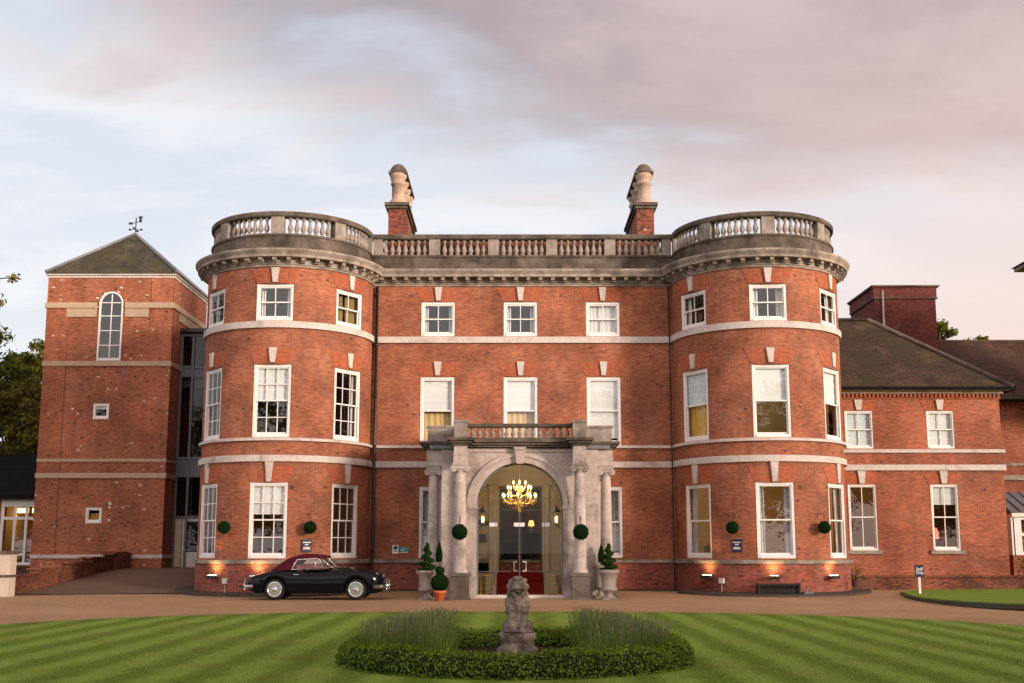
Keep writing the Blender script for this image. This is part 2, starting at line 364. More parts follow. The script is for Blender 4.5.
        if merge:
            bm = bmesh.new(); bm.from_mesh(me); bmesh.ops.remove_doubles(bm, verts=bm.verts, dist=1e-4); bmesh.ops.recalc_face_normals(bm, faces=bm.faces); bm.to_mesh(me); bm.free()
        me.update()
        o = bpy.data.objects.new(name, me); COL.objects.link(o)
        if parent: o.parent = parent; ROOT[o.name] = off
        if label: o['label'] = label
        return o
def tag(o, label, cat, group=None, kind=None):
    o['label'] = label; o['category'] = cat
    if group: o['group'] = group
    if kind: o['kind'] = kind
    return o
def thing(name, label, cat, loc=(0, 0, 0), group=None):
    o = bpy.data.objects.new(name, None); COL.objects.link(o); o.location = loc; o.empty_display_size = .2
    ROOT[o.name] = Vector(loc); return tag(o, label, cat, group)
def struct(o, label=None, cat=None):
    o['kind'] = 'structure'
    if label: o['label'] = label
    if cat: o['category'] = cat
    return o
def copy_tree(o, loc=None, label=None, parent=None):
    c = o.copy(); COL.objects.link(c)
    if parent: c.parent = parent
    for ch in list(o.children): copy_tree(ch, parent=c)
    if loc is not None: c.location = loc
    if label: c['label'] = label
    return c
def inst(src_mesh, name, parent, loc, rz=0, scale=None):
    off = ROOT.get(parent.name, Vector())
    o = bpy.data.objects.new(name, src_mesh); COL.objects.link(o); o.parent = parent
    o.location = Vector(loc) - off; o.rotation_euler = (0, 0, rz)
    if scale: o.scale = scale
    return o
def leaves_mesh(name, P, Nrm, size, mat, parent=None, jit=.8, aspect=.55):
    """one mesh of leaf-sized quads at points P, facing roughly Nrm"""
    n = len(P); P = np.asarray(P, float); Nrm = np.asarray(Nrm, float) + rng.normal(0, jit, (n, 3))
    Nrm /= np.linalg.norm(Nrm, axis=1)[:, None] + 1e-9
    t = np.cross(Nrm, rng.normal(0, 1, (n, 3))); t /= np.linalg.norm(t, axis=1)[:, None] + 1e-9
    b = np.cross(Nrm, t); s = (size * rng.uniform(.6, 1.3, n))[:, None]
    off = np.array(ROOT.get(parent.name, Vector())) if parent else np.zeros(3)
    q = np.stack([P - t * s, P - b * s * aspect, P + t * s, P + b * s * aspect], 1).reshape(-1, 3) - off
    return raw_mesh(name, q, 4, n, mat, parent, False)
def raw_mesh(name, verts, k, n, mat, parent=None, world=True):
    if parent and world: verts = np.asarray(verts, float) - np.array(ROOT.get(parent.name, Vector()))
    me = bpy.data.meshes.new(name); me.vertices.add(len(verts)); me.vertices.foreach_set('co', np.asarray(verts, np.float32).ravel())
    me.loops.add(n * k); me.loops.foreach_set('vertex_index', np.arange(n * k, dtype=np.int32))
    me.polygons.add(n); me.polygons.foreach_set('loop_start', np.arange(0, n * k, k, dtype=np.int32)); me.polygons.foreach_set('loop_total', np.full(n, k, np.int32))
    me.materials.append(M[mat]); me.update(calc_edges=True); me.validate()
    o = bpy.data.objects.new(name, me); COL.objects.link(o)
    if parent: o.parent = parent; ROOT[o.name] = ROOT.get(parent.name, Vector())
    return o
def text(body, size, F, parent, mat, name='lettering', depth=.004, sx=1.):
    """lettering standing in a wall frame F(u, n, z), centred at u=0, z=0"""
    cu = bpy.data.curves.new(name, 'FONT'); cu.body = body; cu.size = size; cu.align_x = 'CENTER'; cu.align_y = 'CENTER'; cu.extrude = depth; cu.space_line = .85
    ob = bpy.data.objects.new(name, cu); dg = bpy.context.evaluated_depsgraph_get()
    COL.objects.link(ob); dg.update(); me = bpy.data.meshes.new_from_object(ob.evaluated_get(dg)); bpy.data.objects.remove(ob)
    off = ROOT.get(parent.name, Vector())
    for v in me.vertices: v.co = Vector(F(v.co.x * sx, v.co.z, v.co.y)) - off
    me.materials.clear(); me.materials.append(M[mat])
    o = bpy.data.objects.new(name, me); COL.objects.link(o); o.parent = parent; return o
def frame(ox, oy, yaw=0, oz=0):
    """wall frame: u to the right seen from outside, n outwards; yaw 0 faces the camera (-Y)"""
    ux, uy = math.cos(yaw), math.sin(yaw); nx, ny = math.sin(yaw), -math.cos(yaw)
    return lambda u, n, z: (ox + u * ux + n * nx, oy + u * uy + n * ny, oz + z)

# wall faces along which panels, bands and openings are laid
class Flat:
    def __init__(s, y): s.y = y
    def pt(s, a, z, o=0): return (a, s.y - o, z)
    def n(s, a, b): return 1
class Bow:
    def __init__(s, cx, cy, r): s.cx, s.cy, s.r = cx, cy, r
    def pt(s, a, z, o=0): t = a / s.r; return (s.cx + (s.r + o) * math.sin(t), s.cy - (s.r + o) * math.cos(t), z)
    def n(s, a, b): return max(1, int(abs(b - a) / s.r / R(4.5) + .5))
def wall_grid(mb, face, s0, s1, z0, z1, openings, depth=.28):
    ss = {s0, s1}; zs = {z0, z1}
    for a, b, c, d in openings: ss |= {a, b}; zs |= {c, d}
    ss = sorted(ss); zs = sorted(zs); fine = []
    for a, b in zip(ss, ss[1:]):
        k = face.n(a, b); fine += [a + (b - a) * i / k for i in range(k)]
    fine.append(ss[-1])
    inside = lambda a, b, c, d: any(o[0] - 1e-6 <= a and b <= o[1] + 1e-6 and o[2] - 1e-6 <= c and d <= o[3] + 1e-6 for o in openings)
    P = face.pt
    for a, b in zip(fine, fine[1:]):
        for c, d in zip(zs, zs[1:]):
            if not inside(a, b, c, d): mb.face([P(a, c), P(b, c), P(b, d), P(a, d)], [(a, c), (b, c), (b, d), (a, d)])
    for a, b, c, d in openings:
        mb.face([P(a, c), P(a, d), P(a, d, -depth), P(a, c, -depth)], [(a, c), (a, d), (a - depth, d), (a - depth, c)])
        mb.face([P(b, c), P(b, c, -depth), P(b, d, -depth), P(b, d)], [(b, c), (b + depth, c), (b + depth, d), (b, d)])
        k = face.n(a, b); xs = [a + (b - a) * i / k for i in range(k + 1)]
        for e, g in zip(xs, xs[1:]):
            mb.face([P(e, d), P(g, d), P(g, d, -depth), P(e, d, -depth)], [(e, d), (g, d), (g, d + depth), (e, d + depth)])
            mb.face([P(e, c), P(e, c, -depth), P(g, c, -depth), P(g, c)], [(e, c), (e, c - depth), (g, c - depth), (g, c)])
def slab(mb, face, s0, s1, z0, z1, o0, o1, t0=None, t1=None):
    """a raised panel that follows the face; t0, t1: its ends at the top"""
    t0 = s0 if t0 is None else t0; t1 = s1 if t1 is None else t1
    k = face.n(min(s0, t0), max(s1, t1)); P = face.pt; rows = []
    bo = [s0 + (s1 - s0) * i / k for i in range(k + 1)]; to = [t0 + (t1 - t0) * i / k for i in range(k + 1)]
    for i in range(k):
        a, b, c, d = bo[i], bo[i + 1], to[i + 1], to[i]
        mb.face([P(a, z0, o1), P(b, z0, o1), P(c, z1, o1), P(d, z1, o1)], [(a, z0), (b, z0), (c, z1), (d, z1)])
        mb.face([P(d, z1, o1), P(c, z1, o1), P(c, z1, o0), P(d, z1, o0)]); mb.face([P(a, z0, o0), P(b, z0, o0), P(b, z0, o1), P(a, z0, o1)])
    mb.face([P(s0, z0, o0), P(s0, z0, o1), P(t0, z1, o1), P(t0, z1, o0)]); mb.face([P(s1, z0, o1), P(s1, z0, o0), P(t1, z1, o0), P(t1, z1, o1)])
def offset_path(path, o):
    out = []
    for i, p in enumerate(path):
        d1 = d2 = None
        if i > 0: d1 = Vector((p[0] - path[i - 1][0], p[1] - path[i - 1][1])).normalized()
        if i < len(path) - 1: d2 = Vector((path[i + 1][0] - p[0], path[i + 1][1] - p[1])).normalized()
        d1 = d1 or d2; d2 = d2 or d1
        n1, n2 = Vector((d1.y, -d1.x)), Vector((d2.y, -d2.x)); m = (n1 + n2); k = m.length_squared
        m = m * (2 / k) if k > 1e-6 else n1
        out.append((p[0] + m.x * o, p[1] + m.y * o))
    return out
def sweep(mb, path, prof, closed=False):
    rows = []; L = [0]
    for a, b in zip(path, path[1:]): L.append(L[-1] + math.hypot(b[0] - a[0], b[1] - a[1]))
    for o, z in prof: rows.append([(x, y, z) for x, y in offset_path(path, o)])
    uvs = []; v = 0
    for k, (o, z) in enumerate(prof):
        if k: v += math.hypot(o - prof[k - 1][0], z - prof[k - 1][1])
        uvs.append([(l, z) for l in L])
    mb.grid(rows, False, False, uvs)

# ------------------------------------------------------------------ ground
def sstep(t): t = max(0, min(1, t)); return t * t * (3 - 2 * t)
def ground_z(x, y):
    z = -.10 + .10 * sstep((y - 28.5) / 8.5) + .08 * sstep((y - 37) / 4)
    left = sstep((-10.5 - x) / 2.5)
    return z + left * .62 * sstep((y - 37.5) / 12.5)
def sheet(name, xs, ys, inside, dz, mat):
    mb = MB()
    for a, b in zip(xs, xs[1:]):
        for c, d in zip(ys, ys[1:]):
            if inside((a + b) / 2, (c + d) / 2): mb.face([(p, q, ground_z(p, q) + dz) for p, q in ((a, c), (b, c), (b, d), (a, d))], None, True)
    return struct(mb.build(name, mat, merge=True))
def fr(a, b, n): return [a + (b - a) * i / n for i in range(n + 1)]
mb = MB(); xs = [-400, -120, -60] + fr(-34, 34, 34) + [60, 120, 400]; ys = [-400, -120, -30] + fr(-6, 60, 66) + [90, 160, 400]
for a, b in zip(xs, xs[1:]):
    for c, d in zip(ys, ys[1:]): mb.face([(p, q, ground_z(p, q) - .03) for p, q in ((a, c), (b, c), (b, d), (a, d))], None, True)
struct(mb.build('ground', 'earth', merge=True), 'rough green ground running out round the mansion')
sheet('driveway', fr(-30, 30, 60), fr(0, 46, 46), lambda x, y: True, 0, 'drive')
# dark tarmac lane that climbs beside the tower
mb = MB()
lane = lambda v: (-16.3 + .0 * v, -9.8 - 1.6 * sstep(v / 8))
for a, b in zip(fr(0, 14, 14), fr(0, 14, 14)[1:]):
    for k in range(6):
        def q(v, u): x0, x1 = lane(v); x = x0 + (x1 - x0) * u / 6; y = 38.2 + v + .8 * u / 6; return (x, y, ground_z(x, y) + .03)
        mb.face([q(a, k), q(a, k + 1), q(b, k + 1), q(b, k)], None, True)
struct(mb.build('side_lane', 'tarmac', merge=True), 'dark tarmac lane climbing between the brick tower and the rounded bay')
# circular lawn (a rounded, slightly flattened disc)
LX, LY, LA, LB, LE = -.2, 17.0, 12.2, 13.0, 2.6
def lawn_edge(t):
    c, s_ = math.cos(t), math.sin(t)
    return (LX + LA * math.copysign(abs(c) ** (2 / LE), c), LY + LB * math.copysign(abs(s_) ** (2 / LE), s_))
def in_lawn(x, y, k=1.): return (abs((x - LX) / LA)) ** LE + (abs((y - LY) / LB)) ** LE < k
mb = MB(); NE = 120
ring = [lawn_edge(2 * math.pi * k / NE) for k in range(NE)]
rows = []
for f in (0, .25, .5, .75, .9, 1): rows.append([(LX + (x - LX) * f, LY + (y - LY) * f, ground_z(LX + (x - LX) * f, LY + (y - LY) * f) + .03) for x, y in ring])
rows.append([(LX + (x - LX) * 1.004, LY + (y - LY) * 1.004, ground_z(x, y) - .01) for x, y in ring])
mb.grid(rows, True); struct(mb.build('lawn', 'lawn', merge=True), 'round striped front lawn inside the gravel drive')
# narrow kerbed apron round the foot of each bay
for cx_, cy_, lo, hi in ((-8.02, 41, -115, 62), (8.77, 41, -62, 80)):
    rows = []; an = [R(lo + (hi - lo) * k / 30) for k in range(31)]
    for r, z in ((2.9, .09), (3.62, .075), (3.66, .06), (3.67, -.15)): rows.append([(cx_ + r * math.sin(a), cy_ - r * math.cos(a), ground_z(cx_ + r * math.sin(a), cy_ - r * math.cos(a)) + z) for a in an])
    mb = MB(); mb.grid(rows, False, False); struct(mb.build('kerb', 'kerb'), 'dark kerbed apron at the foot of the rounded bay')
# lawn island by the wing, edged with a dark kerb
isl = [(12.75, 37.9), (12.3, 36.0), (12.15, 33.9), (12.6, 31.9), (13.7, 30.3), (15.6, 29.2), (18, 28.6), (30, 28.0), (30, 42.2), (20, 42.3), (16.2, 42.3), (14.4, 41.4), (13.2, 39.6)]
def smooth_poly(p, it=2):
    for _ in range(it):
        q = []
        for a, b in zip(p, p[1:] + p[:1]): q += [(a[0] * .75 + b[0] * .25, a[1] * .75 + b[1] * .25), (a[0] * .25 + b[0] * .75, a[1] * .25 + b[1] * .75)]
        p = q
    return p
isl = smooth_poly(isl)
mb = MB(); mb.prism(isl, -.05, .10); struct(mb.build('side_lawn', 'lawn_side'), 'small raised lawn beside the brick wing')
mb = MB()
loop = isl + isl[:1]
cx_, cy_ = 20, 35
outr = [(x + (x - cx_) / math.hypot(x - cx_, y - cy_) * .12, y + (y - cy_) / math.hypot(x - cx_, y - cy_) * .12) for x, y in loop]
mb.grid([[(x, y, -.05) for x, y in outr], [(x, y, .07) for x, y in outr], [(x, y, .07) for x, y in loop]], False, False)
struct(mb.build('kerb', 'kerb'), 'dark kerb round the small side lawn')

# grass: short blades over the part of the lawns that faces the viewer
def blades(name, pts, h, w, mat):
    n = len(pts); a = rng.uniform(0, 2 * math.pi, n); hh = h * rng.uniform(.5, 1.3, n); d = np.stack([np.cos(a) * w / 2, np.sin(a) * w / 2, np.zeros(n)], 1)
    lean = rng.normal(0, .45, (n, 3)) * hh[:, None]; lean[:, 2] = hh
    q = np.stack([pts - d, pts + d, pts + lean], 1).reshape(-1, 3); return raw_mesh(name, q, 3, n, mat)
BED = (.05, 16.9)
P = []
while len(P) < 130000:
    y = 12.5 + (30.2 - 12.5) * random.random() ** 1.25; x = random.uniform(-.47, .47) * y
    if in_lawn(x, y, .985) and math.hypot(x - BED[0], y - BED[1]) > 2.6: P.append((x, y, ground_z(x, y) + .028))
g = blades('grass', np.array(P), .022, .010, 'lawn'); g['kind'] = 'stuff'; g['label'] = 'short green grass over the round striped lawn'; g['category'] = 'grass'

# ------------------------------------------------------------------ the house
house = thing('country_house', 'three storey red brick mansion with two rounded bays and a stone balustrade', 'mansion', (0.375, 41, 0))
YW = 41.0; FL = Flat(YW); BL = Bow(-8.02, YW, 2.96); BR = Bow(8.77, YW, 2.96)
def arc_pts(b, n=40): return [(b.cx + b.r * math.sin(t), b.cy - b.r * math.cos(t)) for t in fr(-math.pi / 2, math.pi / 2, n)]
PATH = [(-10.98, 53)] + arc_pts(BL) + arc_pts(BR) + [(11.73, 53)]
WZ = [(1.22, 3.70), (5.19, 7.64), (9.14, 10.40)]
FX = [-2.68, .31, 3.30]                                   # windows of the flat middle part
BA = {id(BL): [-51, 0, 54], id(BR): [-57, -2, 50]}         # and their angles on the bays
wall_op = [(x - .61, x + .61, *WZ[k]) for x in FX for k in (1, 2)] + [(x - .61, x + .61, *WZ[0]) for x in (FX[0], FX[2])] + [(-.52, 1.12, .05, 3.75)]
mb = MB(); wall_grid(mb, FL, -5.06, 5.81, 1.0, 11.0, [o if o[2] > .5 else (o[0], o[1], 1.0, o[3]) for o in wall_op])
for x in (-10.98, 11.73): mb.face([(x, 41, -.1), (x, 53, -.1), (x, 53, 11), (x, 41, 11)])
mb.face([(-10.98, 53, -.1), (11.73, 53, -.1), (11.73, 53, 11), (-10.98, 53, 11)])
mb.build('wall', 'brick', house)
for b in (BL, BR):
    mb = MB(); h = .625 * 1.004
    wall_grid(mb, b, -math.pi / 2 * b.r, math.pi / 2 * b.r, 1.0, 11.0, [(R(a) * b.r - h, R(a) * b.r + h, *z) for a in BA[id(b)] for z in WZ])
    mb.build('bay_wall', 'brick', house)
# plinth below the sill line, with the doorway left open
mb = MB()
P1 = PATH[:42]; P2 = PATH[41:]
sweep(mb, P1 + [(-.6, 41)], [(.05, -.15), (.05, 1.03), (0, 1.03)]); sweep(mb, [(1.2, 41)] + P2, [(.05, -.15), (.05, 1.03), (0, 1.03)])
mb.build('plinth', 'brick_low', house)
mb = MB(); sweep(mb, P1 + [(-2.0, 41)], [(.05, -.12), (.16, -.12), (.16, .10), (.05, .13)]); sweep(mb, [(2.6, 41)] + P2, [(.05, -.12), (.16, -.12), (.16, .10), (.05, .13)])
mb.build('footing', 'kerb', house)
def band(name, z0, z1, o, mat, split=None):
    mb = MB(); pr = [(0, z0), (o, z0 + .004), (o, z1 - .02), (o * .6, z1), (0, z1)]
    if split: sweep(mb, P1 + [(-.62, 41)], pr); sweep(mb, [(1.22, 41)] + P2, pr)
    else: sweep(mb, PATH, pr)
    return mb.build(name, mat, house)
band('sill_course', 1.04, 1.17, .13, 'stone', True)
band('string_course', 4.38, 4.60, .09, 'stone_white')
band('sill_course', 5.07, 5.175, .10, 'stone_white')
band('string_course', 8.88, 9.12, .09, 'stone_white')
mb = MB(); sweep(mb, PATH, [(0, 10.985), (.05, 10.99), (.05, 11.05), (.09, 11.06), (.09, 11.26), (.38, 11.27), (.38, 11.36), (.42, 11.41), (.47, 11.48), (.47, 11.54), (-.05, 11.60), (-.4, 11.61)])
cor = mb.build('cornice', 'stone_corn', house)
mb = MB(); sweep(mb, PATH, [(-.09, 11.59), (-.09, 12.10), (-.05, 12.11), (-.05, 12.18), (-.42, 12.185), (-.42, 11.60)])
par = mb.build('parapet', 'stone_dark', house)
mb = MB(); mb.face([(x, y, 11.76) for x, y in offset_path(PATH, -.38)]); mb.build('roof_deck', 'lead', house)
mb = MB(); mb.face([(-4.6, 41.75, 11.85), (5.35, 41.75, 11.85), (5.35, 44.6, 13.2), (-4.6, 44.6, 13.2)]); mb.face([(-4.6, 47.5, 11.85), (5.35, 47.5, 11.85), (5.35, 44.6, 13.2), (-4.6, 44.6, 13.2)])
for x in (-4.6, 5.35): mb.face([(x, 41.75, 11.85), (x, 44.6, 13.2), (x, 47.5, 11.85)])
mb.build('roof', 'tiles_red', house)
mb = MB(); mb.box(-4.75, 5.5, 42.0, 42.3, 11.8, 13.08); mb.build('attic_wall', 'brick_old', house)
# modillions under the cornice, one mesh copied along the line
mb = MB(); mb.box(-.065, .065, -.24, 0, .02, .12); mb.box(-.065, .065, -.13, 0, -.03, .02); src = mb.build('modillion', 'stone_corn', cor)
mod = src.data; bpy.data.objects.remove(src)
def along(b, gap, lo=-90, hi=90):
    n = int(R(hi - lo) * (b.r) / gap); return [lo + (hi - lo) * (i + .5) / n for i in range(n)]
for v in mod.vertices: v.co += ROOT['country_house']
for b in (BL, BR):
    for a in along(b, .435): p = b.pt(R(a) * b.r, 11.135, .09); inst(mod, 'modillion', cor, p, R(a))
for i in range(24): inst(mod, 'modillion', cor, (-4.72 + 10.19 * i / 23, YW - .09, 11.135))
# balustrade: coping, piers, balusters
mb = MB(); sweep(mb, PATH, [(-.06, 12.78), (-.03, 12.82), (-.03, 12.93), (-.07, 12.97), (-.40, 12.97), (-.43, 12.82), (-.39, 12.78), (-.06, 12.78)])
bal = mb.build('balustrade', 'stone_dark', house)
prof = [(q, z * .60 / .56) for q, z in [(.085, 0), (.085, .05), (.05, .07), (.05, .09), (.088, .15), (.096, .20), (.075, .28), (.042, .38), (.036, .45), (.06, .46), (.042, .48), (.085, .51), (.085, .56)]]
mb = MB(); mb.lathe(0, 0, prof, 10); o_ = mb.build('baluster', 'stone', None); bal_me = o_.data; bpy.data.objects.remove(o_)
for b in (BL, BR):
    for a in (-90, -45, 0, 45, 90):
        mb = MB(); w = .235 if abs(a) < 90 else .2; slab(mb, b, R(a) * b.r - w, R(a) * b.r + w, 12.187, 12.78, -.40, -.075)
        mb.face([b.pt(R(a) * b.r - w, z, -.40) for z in (12.187, 12.78)] + [b.pt(R(a) * b.r + w, z, -.40) for z in (12.78, 12.187)]); mb.build('pier', 'stone', bal)
    for a0 in (-90, -45, 0, 45):
        for i in range(7): a = a0 + 6.2 + (45 - 12.4) * (i + .5) / 7; inst(bal_me, 'baluster', bal, b.pt(R(a) * b.r, 12.18, -.23))
px = [-5.02, -2.85, -.68, 1.46, 3.60, 5.77]
for i, x in enumerate(px):
    mb = MB(); mb.box(x - (.0 if i == 0 else .2), x + (.0 if i == 5 else .2), YW + .075, YW + .40, 12.187, 12.779)
    if i == 0: mb = MB(); mb.box(-5.10, -4.76, YW + .075, YW + .40, 12.187, 12.779)
    if i == 5: mb = MB(); mb.box(5.51, 5.85, YW + .075, YW + .40, 12.187, 12.779)
    mb.build('pier', 'stone', bal)
for a, b in zip(px, px[1:]):
    for i in range(7): inst(bal_me, 'baluster', bal, (a + .24 + (b - a - .48) * (i + .5) / 7, YW + .23, 12.18))
# keystones and gauged-brick flat arches
KEY = {0: (3.72, 4.375), 1: (7.70, 8.20), 2: (10.45, 10.955)}
def keystone(face, s, k):
    z0, z1 = KEY[k]; mb = MB(); slab(mb, face, s - .075, s + .075, z0, z1, 0, .075, s - .135, s + .135); mb.build('keystone', 'stone_white', house)
    mb = MB(); zt = min(z1 - .03, z0 + .52); slab(mb, face, s - .64, s + .64, z0 - .015, zt, 0, .012, s - .86, s + .86); mb.build('flat_arch', 'brick_rub', house)
for x in FX:
    for k in (1, 2): keystone(FL, x, k)
for b in (BL, BR):
    for a in BA[id(b)]:
        for k in (0, 1, 2): keystone(b, R(a) * b.r, k)

# rooms behind the windows: floors, back partitions and cross walls
INN = offset_path(PATH, -.32); INN = [(x, min(y, 46.5)) for x, y in INN]
def room_level(z0, z1, mat, cross):
    mb = MB(); mb.face([(x, y, z0) for x, y in INN]); mb.face([(x, y, z1) for x, y in INN])
    mb.face([(-10.7, 45.2, z0), (11.4, 45.2, z0), (11.4, 45.2, z1), (-10.7, 45.2, z1)])
    for x in cross: mb.face([(x, 41.3, z0), (x, 45.2, z0), (x, 45.2, z1), (x, 41.3, z1)])
    for x in (-10.6, 11.35): mb.face([(x, 41, z0), (x, 45.2, z0), (x, 45.2, z1), (x, 41, z1)])
    mb.build('room_wall', mat, house)
room_level(.55, 4.2, 'room_warm', (-4.9, -1.3, 1.9, 5.6)); room_level(4.75, 8.4, 'room_cream', (-4.9, -1.2, 1.8, 5.6)); room_level(8.8, 11.2, 'room_grey', (-4.9, -1.2, 1.8, 5.6))

# ------------------------------------------------------------------ windows
def window(parent, F, z0, z1, w, cols=2, rows=2, blind=None, low=None, drapes=None, arch=False, single=None, lab=None, fw=.085, frame_mat='white', sill=None, gm='glass', rec=.02):
    """sash window in wall frame F: box frame, two sashes (cols x rows panes each), panes, blind (fraction down, material), low panel, drapes"""
    h = z1 - z0; u0, u1 = -w / 2, w / 2; mb = MB(); n0, n1 = -rec - .12, -rec
    mb.fbox(F, u0, u0 + fw, n0, n1, z0, z1); mb.fbox(F, u1 - fw, u1, n0, n1, z0, z1)
    mb.fbox(F, u0 + fw, u1 - fw, n0, n1 - .002, z1 - fw, z1); mb.fbox(F, u0 + fw, u1 - fw, n0, n1 + .03, z0, z0 + fw * 1.15)
    win = mb.build('window', frame_mat, parent, lab)
    a0, a1, b0, b1 = u0 + fw, u1 - fw, z0 + fw * 1.15, z1 - fw; mid = (b0 + b1) / 2 if single is None else single
    def sash(c0, c1, n, cols, rows, bottom):
        mb = MB(); r = .045; nn0, nn1 = n - .04, n; rb = .075 if bottom else r
        mb.fbox(F, a0, a0 + r, nn0, nn1, c0, c1); mb.fbox(F, a1 - r, a1, nn0, nn1, c0, c1); mb.fbox(F, a0 + r, a1 - r, nn0, nn1 - .001, c0, c0 + rb); mb.fbox(F, a0 + r, a1 - r, nn0, nn1 - .001, c1 - r, c1)
        g = .030
        for i in range(1, cols): x = a0 + (a1 - a0) * i / cols; mb.fbox(F, x - g / 2, x + g / 2, nn0 + .005, nn1 - .006, c0 + rb, c1 - r)
        for j in range(1, rows): z = c0 + (c1 - c0) * j / rows; mb.fbox(F, a0 + r, a1 - r, nn0 + .006, nn1 - .008, z - g / 2, z + g / 2)
        mb.build('sash', frame_mat, win)
    g = MB()
    if single == 0:
        sash(b0, b1, n1 - .04, cols, rows, True); g.face([F(a0, n1 - .06, b0), F(a1, n1 - .06, b0), F(a1, n1 - .06, b1), F(a0, n1 - .06, b1)])
    else:
        sash(mid - .02, b1, n1 - .03, cols, rows, False); sash(b0, mid + .02, n1 - .075, cols, rows, True)
        t1, t2 = random.uniform(-.004, .004), random.uniform(-.004, .004)
        g.face([F(a0, n1 - .05, mid), F(a1, n1 - .05 + t1, mid), F(a1, n1 - .05 + t1 + t2, b1), F(a0, n1 - .05 + t2, b1)])
        g.face([F(a0, n1 - .095, b0), F(a1, n1 - .095 + t2, b0), F(a1, n1 - .095 + t1 + t2, mid), F(a0, n1 - .095 + t1, mid)])
    g.build('pane', gm, win)
    def cloth(name, c0, c1, d0, d1, n, amp, k, mat):
        mb = MB(); N = 26
        rows = []
        for z in (d0, (d0 + d1) / 2, d1): rows.append([F(c0 + (c1 - c0) * i / N, n + amp * math.sin(i / N * k * 2 * math.pi + z), z) for i in range(N + 1)])
        mb.grid(rows); mb.build(name, mat, win)
    if blind:
        f, mat = blind; mb = MB(); zt = b1 - (b1 - b0) * f; N = max(1, int((b1 - zt) / .32)); zz = fr(zt, b1, N); rows = []
        for i, z in enumerate(zz):
            rows.append([F(a0, n1 - .125, z), F(a1, n1 - .125, z)])
            if i < N: rows.append([F(a0, n1 - .14, z + (zz[i + 1] - z) * .12), F(a1, n1 - .14, z + (zz[i + 1] - z) * .12)])
        mb.grid(rows, False, False); mb.build('blind', mat, win)
    if low:
        f, mat = low; cloth('curtain', a0, a1, b0, b0 + (b1 - b0) * f, n1 - .26, .02, 5, mat)
    if drapes:
        f, mat = drapes; c = (a1 - a0) * f
        if f > .49: cloth('net_curtain', a0, a1, b0, b1, n1 - .2, .02, 7, mat)
        else: cloth('curtain', a0, a0 + c, b0, b1, n1 - .24, .03, 2, mat); cloth('curtain', a1 - c, a1, b0, b1, n1 - .24, .03, 2, mat)
    if sill:
        mb = MB(); mb.fbox(F, u0 - .12, u1 + .12, -.05, .09, z0 - .13, z0 - .003); mb.build('sill', sill, win)
    return win
def bayF(b, a): t = R(a); return frame(b.cx + b.r * math.cos(.2) * math.sin(t) + 0, b.cy - b.r * math.cos(.2) * math.cos(t), t)
flatF = lambda x, y=YW: frame(x, y, 0)
w = 1.22
window(house, flatF(FX[0]), *WZ[2], w, 2, 1, drapes=(.15, 'net')); window(house, flatF(FX[1]), *WZ[2], w, 2, 1, drapes=(.17, 'net')); window(house, flatF(FX[2]), *WZ[2], w, 2, 1, drapes=(.5, 'net'))
window(house, flatF(FX[0]), *WZ[1], w, 1, 1, blind=(.5, 'blind'), low=(.62, 'tan')); window(house, flatF(FX[1]), *WZ[1], w, 1, 1, blind=(.5, 'blind'), low=(.62, 'tan')); window(house, flatF(FX[2]), *WZ[1], w, 1, 1, blind=(.93, 'blind'))
window(house, flatF(FX[0]), *WZ[0], w, 1, 1, low=None, drapes=(.3, 'drape')); window(house, flatF(FX[2]), *WZ[0], w, 1, 1, drapes=(.3, 'drape'))
wb = 1.25
window(house, bayF(BL, -51), *WZ[2], wb, 2, 1, drapes=(.10, 'net')); window(house, bayF(BL, 0), *WZ[2], wb, 2, 1, drapes=(.16, 'net')); window(house, bayF(BL, 54), *WZ[2], wb, 2, 1, drapes=(.45, 'room_warm'))
window(house, bayF(BL, -51), *WZ[1], wb, 3, 2); window(house, bayF(BL, 0), *WZ[1], wb, 3, 2, blind=(.5, 'blind')); window(house, bayF(BL, 54), *WZ[1], wb, 3, 2, drapes=(.10, 'net'))
window(house, bayF(BL, -51), *WZ[0], wb, 3, 2); window(house, bayF(BL, 0), *WZ[0], wb, 3, 2, blind=(.42, 'blind')); window(house, bayF(BL, 54), *WZ[0], wb, 3, 2)
window(house, bayF(BR, -57), *WZ[2], wb, 2, 1, drapes=(.16, 'net')); window(house, bayF(BR, -2), *WZ[2], wb, 2, 1, drapes=(.22, 'net')); window(house, bayF(BR, 50), *WZ[2], wb, 2, 1, drapes=(.22, 'net'))
window(house, bayF(BR, -57), *WZ[1], wb, 1, 1, blind=(.5, 'blind_blue'), low=(.55, 'ochre')); window(house, bayF(BR, -2), *WZ[1], wb, 1, 1, blind=(.48, 'blind'), gm='glass_sky'); window(house, bayF(BR, 50), *WZ[1], wb, 1, 1, blind=(.5, 'blind'))
for a in BA[id(BR)]: window(house, bayF(BR, a), *WZ[0], wb, 1, 1, drapes=(.2, 'drape'), gm='glass_sky' if a > -10 else 'glass')
# rainwater pipes in the corners between bays and middle wall
for x, r in ((-4.90, .055), (5.69, .02)):
    mb = MB(); mb.tube([(x, YW - .13, .05), (x, YW - .13, 10.95)], r, 10)
    for z in fr(1.4, 10.6, 5): mb.tube([(x, YW - .13, z), (x, YW - .13, z + .09)], r * 1.35, 10)
    mb.build('downpipe', 'black', house)

